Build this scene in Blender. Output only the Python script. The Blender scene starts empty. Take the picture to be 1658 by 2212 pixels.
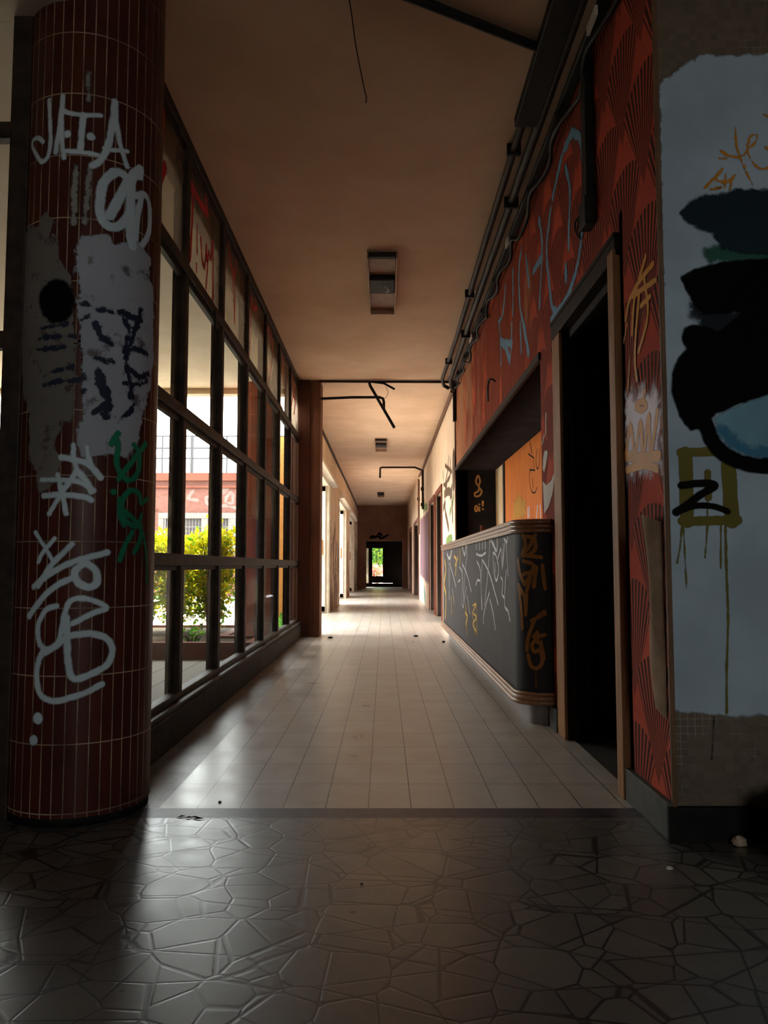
import bpy, bmesh, math, random
import numpy as np
from mathutils import Vector, Matrix, Quaternion
random.seed(7)
SC = bpy.context.scene
COL = SC.collection
R = math.radians
OFF = {}

# ------------------------------------------------------------------ meshes
class MB:
    """collects boxes, tubes, prisms ... and links them as ONE mesh object"""
    def __init__(s):
        s.v = []; s.f = []; s.sm = []
    def add(s, vs, fs, smooth=False):
        o = len(s.v)
        s.v += [tuple(v) for v in vs]
        s.f += [tuple(i + o for i in f) for f in fs]
        s.sm += [smooth] * len(fs)
        return s
    def frombm(s, bm, smooth=False):
        bm.verts.index_update()
        s.add([v.co[:] for v in bm.verts], [[v.index for v in f.verts] for f in bm.faces], smooth)
        bm.free()
        return s
    def box(s, x0, x1, y0, y1, z0, z1, bev=0.0):
        bm = bmesh.new()
        bmesh.ops.create_cube(bm, size=1.0, matrix=Matrix.Translation(((x0+x1)/2, (y0+y1)/2, (z0+z1)/2)) @ Matrix.Diagonal((abs(x1-x0), abs(y1-y0), abs(z1-z0), 1)))
        if bev > 0:
            bmesh.ops.bevel(bm, geom=bm.edges[:], offset=bev, segments=2, profile=.5, affect='EDGES')
        return s.frombm(bm)
    def prism(s, poly, z0, z1):
        n = len(poly)
        vs = [(p[0], p[1], z0) for p in poly] + [(p[0], p[1], z1) for p in poly]
        fs = [tuple(range(n - 1, -1, -1)), tuple(range(n, 2 * n))]
        fs += [(i, (i + 1) % n, n + (i + 1) % n, n + i) for i in range(n)]
        return s.add(vs, fs)
    def tube(s, pts, r, n=8, cap=True):
        pts = [Vector(p) for p in pts]
        rs = r if isinstance(r, (list, tuple)) else [r] * len(pts)
        d0 = (pts[1] - pts[0]).normalized()
        a = Vector((0, 0, 1)) if abs(d0.z) < .9 else Vector((1, 0, 0))
        nx = d0.cross(a).normalized()
        vs, fs = [], []
        for i, p in enumerate(pts):
            if i == 0: d = d0
            elif i == len(pts) - 1: d = (pts[i] - pts[i-1]).normalized()
            else: d = ((pts[i+1] - pts[i]).normalized() + (pts[i] - pts[i-1]).normalized()).normalized()
            nx = (nx - d * nx.dot(d)).normalized()
            ny = d.cross(nx)
            for k in range(n):
                t = 2 * math.pi * k / n
                vs.append(p + (nx * math.cos(t) + ny * math.sin(t)) * rs[i])
        for i in range(len(pts) - 1):
            for k in range(n):
                fs.append((i*n+k, i*n+(k+1) % n, (i+1)*n+(k+1) % n, (i+1)*n+k))
        s.add(vs, fs, True)
        if cap:
            m = (len(pts) - 1) * n
            s.add(vs[:n], [tuple(range(n - 1, -1, -1))]); s.add(vs[m:], [tuple(range(n))])
        return s
    def lathe(s, cx, cy, prof, n=64):
        vs, fs = [], []
        for (r, z) in prof:
            for k in range(n):
                t = 2 * math.pi * k / n
                vs.append((cx + r * math.cos(t), cy + r * math.sin(t), z))
        for i in range(len(prof) - 1):
            for k in range(n):
                fs.append((i*n+k, i*n+(k+1) % n, (i+1)*n+(k+1) % n, (i+1)*n+k))
        s.add(vs, fs, True)
        return s
    def build(s, name, m=None, parent=None, label=None):
        me = bpy.data.meshes.new(name)
        o = bpy.data.objects.new(name, me)
        off = (0, 0, 0)
        if parent is not None:
            off = OFF.get(parent.name, (0, 0, 0))
            o.parent = parent
        OFF[o.name] = off
        me.from_pydata([(v[0]-off[0], v[1]-off[1], v[2]-off[2]) for v in s.v], [], s.f)
        me.polygons.foreach_set('use_smooth', s.sm)
        me.update()
        if m: me.materials.append(m)
        COL.objects.link(o)
        if label: o['label'] = label
        return o

def tag(o, label, cat, group=None, kind=None):
    o['label'] = label; o['category'] = cat
    if group: o['group'] = group
    if kind: o['kind'] = kind
    return o
def thing(name, loc, label, cat, group=None):
    o = bpy.data.objects.new(name, None); COL.objects.link(o)
    o.location = loc; o.empty_display_size = .1
    OFF[o.name] = tuple(loc)
    return tag(o, label, cat, group)
def struct(o, label=None, cat=None):
    o['kind'] = 'structure'
    if label: o['label'] = label
    if cat: o['category'] = cat
    return o
def sempty(name, label, cat):
    o = bpy.data.objects.new(name, None); COL.objects.link(o); OFF[o.name] = (0, 0, 0)
    return struct(o, label, cat)

def spline(pts, n=6):
    if len(pts) < 3: return [tuple(p) for p in pts]
    P = [pts[0]] + list(pts) + [pts[-1]]
    out = []
    for i in range(1, len(P) - 2):
        p0, p1, p2, p3 = P[i-1], P[i], P[i+1], P[i+2]
        for k in range(n):
            t = k / n
            out.append(tuple(.5*((2*b)+(-a+c)*t+(2*a-5*b+4*c-d)*t*t+(-a+3*b-3*c+d)*t**3) for a, b, c, d in zip(p0, p1, p2, p3)))
    out.append(tuple(pts[-1]))
    return out

# ------------------------------------------------------------------ node maths
class E:
    """one value in a node tree; + - * / build Math nodes"""
    def __init__(s, nt, k): s.nt = nt; s.k = k
    def __add__(s, o): return mop(s.nt, 'ADD', s, o)
    def __radd__(s, o): return mop(s.nt, 'ADD', o, s)
    def __sub__(s, o): return mop(s.nt, 'SUBTRACT', s, o)
    def __rsub__(s, o): return mop(s.nt, 'SUBTRACT', o, s)
    def __mul__(s, o): return mop(s.nt, 'MULTIPLY', s, o)
    def __rmul__(s, o): return mop(s.nt, 'MULTIPLY', o, s)
    def __truediv__(s, o): return mop(s.nt, 'DIVIDE', s, o)
    def __gt__(s, o): return mop(s.nt, 'GREATER_THAN', s, o)
    def __lt__(s, o): return mop(s.nt, 'LESS_THAN', s, o)
    def fract(s): return mop(s.nt, 'FRACT', s)
    def abs(s): return mop(s.nt, 'ABSOLUTE', s)
    def sin(s): return mop(s.nt, 'SINE', s)
    def max(s, o): return mop(s.nt, 'MAXIMUM', s, o)
    def min(s, o): return mop(s.nt, 'MINIMUM', s, o)
    def floor(s): return mop(s.nt, 'FLOOR', s)
    def clamp(s): return s.max(0.0).min(1.0)
def mop(nt, op, a, b=None):
    n = nt.nodes.new('ShaderNodeMath'); n.operation = op
    for i, x in enumerate((a, b)):
        if x is None: continue
        if isinstance(x, E): nt.links.new(x.k, n.inputs[i])
        else: n.inputs[i].default_value = x
    return E(nt, n.outputs[0])
def smooth(x, a, b):
    n = x.nt.nodes.new('ShaderNodeMapRange'); n.interpolation_type = 'SMOOTHSTEP'
    x.nt.links.new(x.k, n.inputs[0])
    n.inputs[1].default_value = a; n.inputs[2].default_value = b
    return E(x.nt, n.outputs[0])

class Mat:
    def __init__(s, name):
        s.m = bpy.data.materials.new(name); s.m.use_nodes = True
        s.nt = s.m.node_tree
        s.p = s.nt.nodes['Principled BSDF']; s.out = s.nt.nodes['Material Output']
        s.tc = s.nt.nodes.new('ShaderNodeTexCoord')
        sp = s.nt.nodes.new('ShaderNodeSeparateXYZ')
        s.nt.links.new(s.tc.outputs['Object'], sp.inputs[0])
        s.x, s.y, s.z = (E(s.nt, sp.outputs[i]) for i in range(3))
        s.vec = s.tc.outputs['Object']
    def scaled(s, sx, sy, sz):
        n = s.nt.nodes.new('ShaderNodeMapping'); n.inputs['Scale'].default_value = (sx, sy, sz)
        s.nt.links.new(s.vec, n.inputs['Vector']); return n.outputs[0]
    def noise(s, scale, detail=4, rough=.55, vec=None, dist=0.0):
        n = s.nt.nodes.new('ShaderNodeTexNoise')
        s.nt.links.new(vec or s.vec, n.inputs['Vector'])
        n.inputs['Scale'].default_value = scale; n.inputs['Detail'].default_value = detail
        n.inputs['Roughness'].default_value = rough; n.inputs['Distortion'].default_value = dist
        return E(s.nt, n.outputs['Fac'] if 'Fac' in n.outputs else n.outputs[0])
    def voro(s, scale, feat='F1', vec=None, rnd=1.0):
        n = s.nt.nodes.new('ShaderNodeTexVoronoi'); n.feature = feat
        s.nt.links.new(vec or s.vec, n.inputs['Vector'])
        n.inputs['Scale'].default_value = scale; n.inputs['Randomness'].default_value = rnd
        return n
    def attr(s, name):
        n = s.nt.nodes.new('ShaderNodeAttribute'); n.attribute_name = name
        return E(s.nt, n.outputs['Fac'])
    def mix(s, fac, a, b):
        n = s.nt.nodes.new('ShaderNodeMix'); n.data_type = 'RGBA'
        if isinstance(fac, E): s.nt.links.new(fac.k, n.inputs[0])
        else: n.inputs[0].default_value = fac
        for i, c in ((6, a), (7, b)):
            if isinstance(c, (tuple, list)): n.inputs[i].default_value = (*c[:3], 1)
            else: s.nt.links.new(c, n.inputs[i])
        return n.outputs[2]
    def color(s, c):
        if isinstance(c, (tuple, list)): s.p.inputs['Base Color'].default_value = (*c[:3], 1)
        else: s.nt.links.new(c, s.p.inputs['Base Color'])
        return s
    def set(s, rough=None, spec=None, metal=None):
        if isinstance(rough, E): s.nt.links.new(rough.k, s.p.inputs['Roughness'])
        elif rough is not None: s.p.inputs['Roughness'].default_value = rough
        if spec is not None: s.p.inputs['Specular IOR Level'].default_value = spec
        if metal is not None: s.p.inputs['Metallic'].default_value = metal
        return s
    def bump(s, h, strength=.3, dist=.01):
        n = s.nt.nodes.new('ShaderNodeBump'); n.inputs['Strength'].default_value = strength
        n.inputs['Distance'].default_value = dist
        s.nt.links.new(h.k, n.inputs['Height']); s.nt.links.new(n.outputs[0], s.p.inputs['Normal'])
        return s
    def alpha(s, fac):
        t = s.nt.nodes.new('ShaderNodeBsdfTransparent'); mx = s.nt.nodes.new('ShaderNodeMixShader')
        s.nt.links.new(fac.k, mx.inputs[0]); s.nt.links.new(t.outputs[0], mx.inputs[1])
        s.nt.links.new(s.p.outputs[0], mx.inputs[2]); s.nt.links.new(mx.outputs[0], s.out.inputs[0])
        return s

def plain(name, c1, c2=None, scale=6, rough=.6, spec=.3, bump=0.0, metal=0.0, stretch=None, contrast=(.35, .65)):
    m = Mat(name); m.set(rough, spec, metal)
    if c2 is None: m.color(c1)
    else:
        nz = m.noise(scale, 6, .6, vec=m.scaled(*stretch) if stretch else None)
        m.color(m.mix(smooth(nz, *contrast), c1, c2))
        if bump: m.bump(nz, bump, .01)
    return m.m

def paint(name, col, rough=.65, wear=.35, nscale=30, spec=.12, strength=1.0, streak=None):
    """sprayed or brushed paint: opaque where the film is thick, feathered at its edge"""
    m = Mat(name); m.set(rough, spec)
    nz = m.noise(nscale, 5, .65)
    big = m.noise(nscale * .15, 3)
    m.color(m.mix(smooth(big, .3, .7), tuple(c * .8 for c in col), col))
    if streak:
        nz = m.noise(nscale, 4, .6, vec=m.scaled(1, 1, .05)); n2 = m.noise(nscale * .7, 3, .6, vec=m.scaled(1, 1, .04))
        m.color(m.mix(smooth(n2, .42, .58), col, streak))
    cov = m.attr('cov')
    a = smooth(cov + (smooth(nz, .3, .7) - .5) * wear, .3, .75)
    if strength < 1: a = a * strength
    m.alpha(a)
    return m.m

G = {
'mia': ('col',[(0.0086,[(-0.48,2.318),(-0.502,2.338),(-0.533,2.343),(-0.543,2.325),(-0.515,2.283),(-0.483,2.248),(-0.457,2.258),(-0.447,2.303),(-0.45,2.373),(-0.458,2.464)]),(0.0094,[(-0.404,2.472),(-0.408,2.399),(-0.416,2.335),(-0.425,2.272)]),(0.0086,[(-0.403,2.472),(-0.406,2.387),(-0.402,2.306),(-0.393,2.249)]),(0.0132,[(-0.383,2.333),(-0.383,2.332)]),(0.0141,[(-0.306,2.33),(-0.306,2.329)]),(0.0082,[(-0.398,2.417),(-0.37,2.406),(-0.317,2.405),(-0.277,2.412)]),(0.0105,[(-0.333,2.404),(-0.336,2.343),(-0.338,2.274)]),(0.0082,[(-0.398,2.274),(-0.351,2.27),(-0.314,2.269),(-0.279,2.268)]),(0.0119,[(-0.231,2.475),(-0.235,2.409),(-0.243,2.345),(-0.255,2.293),(-0.276,2.247),(-0.3,2.226)]),(0.0095,[(-0.231,2.473),(-0.223,2.393),(-0.21,2.332),(-0.192,2.28),(-0.182,2.257)]),(0.0079,[(-0.263,2.297),(-0.233,2.299),(-0.183,2.313)])],[]),
'oa': ('col',[(0.0158,[(-0.227,2.217),(-0.26,2.178),(-0.271,2.115),(-0.268,2.055),(-0.243,2.024),(-0.207,2.032),(-0.175,2.081),(-0.163,2.147),(-0.178,2.208),(-0.207,2.226),(-0.231,2.218)]),(0.0176,[(-0.178,2.199),(-0.213,2.122),(-0.238,2.062)]),(0.0187,[(-0.13,2.265),(-0.163,2.22),(-0.166,2.125),(-0.164,2.023),(-0.153,1.978)]),(0.017,[(-0.128,2.27),(-0.13,2.244)]),(0.013,[(-0.12,2.173),(-0.136,2.096),(-0.141,2.011)]),(0.0121,[(-0.145,2.163),(-0.1,2.186),(-0.077,2.142),(-0.079,2.056),(-0.114,1.996)])],[]),
'drip': ('col',[(0.0085,[(-0.352,2.213),(-0.354,2.125),(-0.353,2.013)]),(0.0086,[(-0.307,2.217),(-0.313,2.128),(-0.318,2.023)]),(0.0055,[(-0.321,2.561),(-0.317,2.459)])],[]),
'wash': ('col',[],[[(-0.616,2.019),(-0.505,2.021),(-0.457,2.061),(-0.422,2.032),(-0.431,1.984),(-0.402,1.957),(-0.392,1.892),(-0.363,1.827),(-0.351,1.683),(-0.329,1.572),(-0.327,1.508),(-0.335,1.35),(-0.373,1.342),(-0.394,1.255),(-0.376,1.193),(-0.382,1.131),(-0.44,1.1),(-0.479,1.18),(-0.512,1.357),(-0.573,1.528),(-0.622,1.788)]]),
'wash2': ('col',[],[[(-0.329,1.983),(-0.24,1.997),(-0.218,1.961),(-0.199,1.975),(-0.126,2.008),(-0.071,1.96),(-0.047,1.831),(-0.03,1.629),(-0.051,1.454),(-0.095,1.361),(-0.105,1.302),(-0.166,1.228),(-0.251,1.229),(-0.31,1.217),(-0.321,1.256),(-0.317,1.351),(-0.316,1.477),(-0.328,1.636),(-0.334,1.893)]]),
'blob': ('col',[],[[(-0.343,1.744),(-0.345,1.718),(-0.355,1.694),(-0.37,1.677),(-0.389,1.668),(-0.411,1.669),(-0.433,1.679),(-0.453,1.698),(-0.467,1.723),(-0.473,1.751),(-0.47,1.777),(-0.457,1.798),(-0.438,1.813),(-0.416,1.821),(-0.394,1.82),(-0.374,1.81),(-0.357,1.793),(-0.347,1.77)]]),
'navy': ('col',[(0.0077,[(-0.267,1.721),(-0.223,1.725)]),(0.0118,[(-0.199,1.73),(-0.156,1.724),(-0.112,1.724)]),(0.0105,[(-0.113,1.757),(-0.132,1.686),(-0.162,1.602),(-0.17,1.568)]),(0.0108,[(-0.273,1.669),(-0.254,1.632),(-0.224,1.614)]),(0.0098,[(-0.171,1.6),(-0.165,1.537),(-0.15,1.492),(-0.144,1.437)]),(0.0087,[(-0.166,1.597),(-0.13,1.614),(-0.071,1.608)]),(0.0111,[(-0.147,1.529),(-0.111,1.52),(-0.062,1.536)]),(0.0077,[(-0.274,1.555),(-0.222,1.551)]),(0.0071,[(-0.176,1.483),(-0.099,1.495),(-0.061,1.528)]),(0.0087,[(-0.178,1.703),(-0.159,1.667),(-0.171,1.608)]),(0.0069,[(-0.248,1.387),(-0.277,1.368)]),(0.007,[(-0.178,1.364),(-0.143,1.393),(-0.134,1.415)]),(0.0154,[(-0.262,1.51),(-0.25,1.46),(-0.23,1.416),(-0.236,1.361)]),(0.0069,[(-0.461,1.656),(-0.411,1.661),(-0.368,1.666)]),(0.0062,[(-0.469,1.621),(-0.402,1.622),(-0.341,1.624)]),(0.0077,[(-0.473,1.583),(-0.377,1.585)]),(0.0054,[(-0.44,1.49),(-0.39,1.511),(-0.342,1.519)]),(0.0076,[(-0.439,1.459),(-0.374,1.47),(-0.322,1.474)]),(0.0046,[(-0.319,1.68),(-0.296,1.702)]),(0.0038,[(-0.32,1.735),(-0.304,1.742),(-0.297,1.733)]),(0.0076,[(-0.309,1.498),(-0.308,1.478)]),(0.0084,[(-0.307,1.447),(-0.311,1.436)])],[]),
'star': ('col',[(0.0083,[(-0.334,1.254),(-0.333,1.208),(-0.323,1.17),(-0.349,1.12),(-0.37,1.086),(-0.407,1.022)]),(0.0106,[(-0.372,1.211),(-0.333,1.204),(-0.294,1.194),(-0.268,1.173),(-0.246,1.147)]),(0.0084,[(-0.292,1.248),(-0.285,1.21),(-0.268,1.173),(-0.246,1.147)]),(0.0083,[(-0.383,1.154),(-0.367,1.094),(-0.35,1.022)]),(0.0083,[(-0.441,1.137),(-0.368,1.135),(-0.313,1.129),(-0.268,1.102)]),(0.0098,[(-0.428,1.083),(-0.363,1.086),(-0.298,1.08),(-0.273,1.069)]),(0.0106,[(-0.321,1.17),(-0.292,1.133),(-0.275,1.1)])],[]),
'green': ('col',[(0.0101,[(-0.2,1.294),(-0.191,1.256),(-0.194,1.201),(-0.172,1.156),(-0.136,1.148),(-0.106,1.187),(-0.103,1.243),(-0.13,1.272)]),(0.0105,[(-0.07,1.284),(-0.119,1.233),(-0.164,1.18),(-0.187,1.147)]),(0.0116,[(-0.213,1.266),(-0.193,1.303)]),(0.0108,[(-0.203,1.101),(-0.203,1.101)]),(0.0093,[(-0.164,1.09),(-0.169,1.047),(-0.132,1.018),(-0.095,0.992)]),(0.0093,[(-0.164,1.09),(-0.135,1.112),(-0.098,1.099),(-0.091,1.068),(-0.059,1.087)]),(0.0085,[(-0.181,1.078),(-0.182,1.031),(-0.164,0.989)]),(0.0096,[(-0.177,1.038),(-0.161,1.007),(-0.108,0.988),(-0.087,1.027)]),(0.0098,[(-0.088,0.989),(-0.091,0.939),(-0.118,0.896)]),(0.0097,[(-0.129,0.965),(-0.159,0.916),(-0.175,0.868)]),(0.0077,[(-0.075,0.967),(-0.052,0.886),(-0.045,0.792)])],[]),
'loops': ('col',[(0.0067,[(-0.458,0.961),(-0.421,0.914),(-0.392,0.868)]),(0.0072,[(-0.386,0.94),(-0.426,0.894),(-0.443,0.863)]),(0.0093,[(-0.33,0.922),(-0.366,0.883),(-0.407,0.837),(-0.44,0.781)]),(0.0103,[(-0.457,0.781),(-0.401,0.822),(-0.341,0.855),(-0.293,0.873),(-0.219,0.894)]),(0.0124,[(-0.29,0.858),(-0.318,0.832),(-0.31,0.796),(-0.273,0.778),(-0.249,0.796),(-0.255,0.834),(-0.283,0.858)]),(0.0103,[(-0.32,0.811),(-0.369,0.789),(-0.421,0.745),(-0.474,0.683)]),(0.0092,[(-0.372,0.717),(-0.408,0.705),(-0.434,0.658),(-0.435,0.618),(-0.42,0.583),(-0.393,0.576),(-0.365,0.598),(-0.352,0.649),(-0.345,0.699),(-0.328,0.735),(-0.289,0.742),(-0.245,0.728),(-0.217,0.707),(-0.259,0.693),(-0.321,0.659)]),(0.0112,[(-0.409,0.565),(-0.378,0.583),(-0.348,0.608),(-0.315,0.622),(-0.257,0.624),(-0.215,0.606),(-0.193,0.571),(-0.205,0.526),(-0.245,0.498),(-0.311,0.479),(-0.331,0.527),(-0.336,0.603),(-0.341,0.679)]),(0.0102,[(-0.415,0.573),(-0.432,0.527),(-0.433,0.467),(-0.415,0.424),(-0.372,0.409),(-0.324,0.417),(-0.272,0.434),(-0.226,0.456)]),(0.0183,[(-0.426,0.352),(-0.426,0.351)]),(0.0162,[(-0.44,0.281),(-0.44,0.28)])],[]),
'white': ('wallF',[],[[(0.916,2.447),(0.929,2.466),(0.957,2.473),(0.96,2.482),(0.98,2.499),(1.004,2.518),(1.043,2.534),(1.054,2.547),(1.098,2.555),(1.105,2.544),(1.175,2.544),(1.206,2.55),(1.28,2.553),(1.499,2.56),(1.745,2.531),(1.672,0.389),(1.41,0.36),(1.204,0.382),(1.12,0.378),(1.062,0.385),(0.975,0.389),(0.905,0.399),(0.899,0.591),(0.9,0.882),(0.904,1.329),(0.909,1.788),(0.911,2.259)]]),
'teal': ('wallF',[],[[(0.967,2.003),(0.999,2.037),(1.053,2.061),(1.114,2.081),(1.264,2.092),(1.374,2.092),(1.364,1.85),(1.108,1.881),(1.079,1.928),(1.034,1.943),(1.004,1.975)]]),
'smear': ('wallF',[],[[(1.055,1.873),(1.109,1.912),(1.367,1.928),(1.364,1.835),(1.061,1.838)]]),
'slate': ('wallF',[],[[(1.012,1.688),(1.103,1.711),(1.36,1.726),(1.353,1.542),(1.068,1.565),(1.04,1.634)]]),
'black': ('wallF',[(0.0254,[(1.028,1.329),(1.051,1.254),(1.095,1.205),(1.161,1.176),(1.232,1.169),(1.339,1.175)]),(0.0451,[(1.009,1.588),(1.098,1.565),(1.191,1.634),(1.361,1.757)])],[[(0.966,1.788),(1.015,1.819),(1.107,1.842),(1.365,1.858),(1.357,1.649),(1.192,1.677),(1.101,1.668),(1.041,1.665),(1.012,1.695),(0.983,1.742)],[(0.93,1.466),(0.954,1.527),(1.008,1.573),(1.099,1.603),(1.192,1.665),(1.36,1.726),(1.348,1.413),(1.24,1.402),(1.152,1.372),(1.069,1.337),(1.03,1.292),(0.985,1.284),(0.949,1.329),(0.929,1.405)]]),
'eye': ('wallF',[],[[(1.061,1.322),(1.122,1.357),(1.24,1.405),(1.348,1.413),(1.339,1.187),(1.206,1.194),(1.132,1.224),(1.089,1.269)]]),
'eyeblue': ('wallF',[(0.0209,[(1.089,1.277),(1.133,1.232),(1.206,1.209),(1.34,1.202)])],[]),
'mustard': ('wallF',[(0.0223,[(0.967,1.209),(0.967,0.993)]),(0.0149,[(0.953,1.212),(1.08,1.217)]),(0.0238,[(1.104,1.172),(1.109,0.993)]),(0.0148,[(0.951,0.992),(1.128,0.995)]),(0.0119,[(1.036,1.146),(1.036,1.067)]),(0.0033,[(0.95,0.978),(0.942,0.912),(0.931,0.86)]),(0.0024,[(0.954,0.971),(0.959,0.78)]),(0.003,[(1.033,1.067),(1.03,0.971),(1.02,0.875)]),(0.0027,[(1.074,0.978),(1.069,0.841)]),(0.0041,[(1.088,0.978),(1.087,0.809),(1.088,0.692),(1.078,0.518),(1.074,0.389)])],[]),
'zed': ('wallF',[(0.0126,[(0.951,1.106),(0.995,1.112),(1.04,1.113),(1.056,1.103),(1.009,1.075),(0.961,1.039),(0.932,1.02)]),(0.0104,[(0.932,1.021),(0.993,1.04),(1.052,1.039),(1.096,1.023)]),(0.0015,[(1.034,0.382),(1.023,0.247)])],[]),
'script': ('wallF',[(0.0035,[(1.161,2.297),(1.164,2.232),(1.182,2.172),(1.211,2.104)]),(0.0046,[(1.112,2.216),(1.136,2.2),(1.167,2.196)]),(0.0035,[(1.107,2.19),(1.136,2.192)]),(0.0035,[(1.171,2.192),(1.195,2.212),(1.208,2.261),(1.232,2.269),(1.223,2.24),(1.199,2.22),(1.213,2.18),(1.239,2.156),(1.266,2.16),(1.29,2.18)]),(0.0039,[(1.257,2.341),(1.276,2.333),(1.289,2.349)]),(0.0039,[(1.056,2.092),(1.088,2.124),(1.116,2.156)]),(0.0042,[(1.087,2.12),(1.118,2.108),(1.141,2.116),(1.155,2.132)]),(0.0035,[(1.123,2.136),(1.121,2.092)]),(0.0035,[(1.075,2.084),(1.11,2.092)]),(0.0035,[(1.143,2.108),(1.137,2.084)]),(0.0035,[(1.261,2.228),(1.284,2.212),(1.308,2.253),(1.322,2.204)])],[]),
'fanwhite': ('wallR',[],[[(2.82,1.475),(2.651,1.459),(2.494,1.418),(2.473,1.243),(2.491,1.162),(2.84,1.193)]]),
'fantag': ('wallR',[(0.014,[(2.835,1.257),(2.774,1.359),(2.73,1.25),(2.663,1.351),(2.643,1.229),(2.578,1.355),(2.569,1.227),(2.495,1.354)]),(0.02,[(2.835,1.257),(2.667,1.225),(2.492,1.208)]),(0.015,[(2.823,1.203),(2.645,1.197),(2.508,1.168)]),(0.012,[(2.709,1.413),(2.646,1.391),(2.599,1.394),(2.63,1.417),(2.698,1.424),(2.709,1.413)]),(0.01,[(2.629,1.426),(2.609,1.449)]),(0.012,[(2.572,1.908),(2.691,1.812),(2.73,1.689)]),(0.012,[(2.503,1.856),(2.648,1.847),(2.753,1.817),(2.8,1.763)]),(0.011,[(2.481,1.792),(2.579,1.805),(2.716,1.821)]),(0.011,[(2.537,1.757),(2.63,1.757)]),(0.011,[(2.647,1.797),(2.705,1.614),(2.692,1.51)]),(0.01,[(2.591,1.842),(2.563,1.702),(2.665,1.603)]),(0.007,[(2.785,1.741),(2.827,1.684)]),(0.006,[(2.757,1.611),(2.798,1.484)])],[]),
'cwhite': ('counter',[(0.0095,[(3.445,0.882),(3.656,0.799),(3.706,0.532)]),(0.0095,[(3.765,0.885),(3.686,0.73),(3.74,0.534)]),(0.0095,[(3.765,0.894),(4.077,0.818),(4.352,0.698),(4.526,0.607)]),(0.0095,[(4.126,0.667),(3.937,0.57),(3.803,0.479),(3.8,0.436)]),(0.0095,[(4.151,0.62),(4.313,0.528),(4.397,0.439)]),(0.0095,[(3.357,0.7),(3.472,0.739),(3.617,0.737)]),(0.0095,[(4.211,1.064),(4.077,0.818),(3.874,0.567)]),(0.0095,[(4.178,0.994),(4.153,1.058),(4.474,0.941),(4.558,1.057)]),(0.0095,[(4.319,1.005),(4.5,0.947),(4.483,1.068)]),(0.0095,[(4.314,0.936),(4.36,0.82),(4.461,0.753),(4.566,0.821),(4.472,0.911),(4.341,0.935)]),(0.0095,[(4.417,0.866),(4.413,0.813)]),(0.0095,[(4.546,0.895),(4.672,0.951),(4.711,0.836)]),(0.0095,[(4.767,0.977),(4.735,0.851),(4.858,1.003),(4.929,0.796)]),(0.0095,[(4.66,0.779),(4.728,0.752),(4.7,0.68),(4.767,0.661)]),(0.0095,[(4.867,0.823),(4.787,0.627),(4.915,0.586),(4.986,0.537)]),(0.0095,[(4.792,1.012),(4.9,0.987),(4.923,1.014)]),(0.0095,[(3.412,0.942),(3.7,0.924),(3.963,0.942)]),(0.0095,[(2.056,0.84),(2.325,0.765),(2.255,0.527),(2.408,0.47)]),(0.0095,[(2.332,0.872),(2.413,0.534)]),(0.0095,[(2.332,0.867),(2.724,0.77),(3.028,0.639)]),(0.0095,[(2.669,0.667),(2.41,0.492)]),(0.0095,[(2.711,0.588),(2.928,0.45)]),(0.0095,[(2.735,0.932),(2.582,0.81),(2.413,0.534)]),(0.0095,[(1.93,0.693),(2.104,0.718)]),(0.0095,[(0.637,0.998),(0.79,0.89),(0.915,0.479)]),(0.0095,[(0.943,0.877),(1.365,0.754),(1.683,0.641)]),(0.0095,[(1.172,1.001),(1.016,0.851),(0.838,0.475)]),(0.0095,[(1.285,0.605),(1.478,0.468)]),(0.016,[(3.419,1.042),(3.415,0.987)]),(0.016,[(3.602,1.036),(3.598,0.974)]),(0.016,[(3.775,1.03),(3.771,0.979)]),(0.016,[(3.938,1.034),(3.934,0.975)]),(0.016,[(2.343,1.023),(2.542,0.945),(2.695,1.034),(2.736,0.942)]),(0.016,[(0.636,0.984),(0.946,0.928),(1.244,1.012)])],[]),
'cyellow': ('counter',[(0.03,[(0.293,0.907),(0.424,0.797),(0.185,0.628),(0.437,0.499),(0.334,0.249)]),(0.016,[(1.512,0.947),(1.763,0.897),(1.628,0.757)]),(0.016,[(1.887,0.931),(1.635,0.851)]),(0.02,[(2.123,0.995),(2.115,0.873)]),(0.016,[(1.138,0.514),(1.197,0.343)]),(0.015,[(2.61,0.512),(2.647,0.351),(2.688,0.254)]),(0.013,[(2.556,0.437),(2.745,0.409),(2.598,0.337)]),(0.01,[(3.146,0.529),(3.384,0.551),(3.142,0.473),(3.377,0.451),(3.135,0.378),(3.37,0.341),(3.406,0.317)]),(0.01,[(3.101,0.47),(3.291,0.316)]),(0.01,[(3.382,0.523),(3.409,0.363)])],[]),
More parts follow.
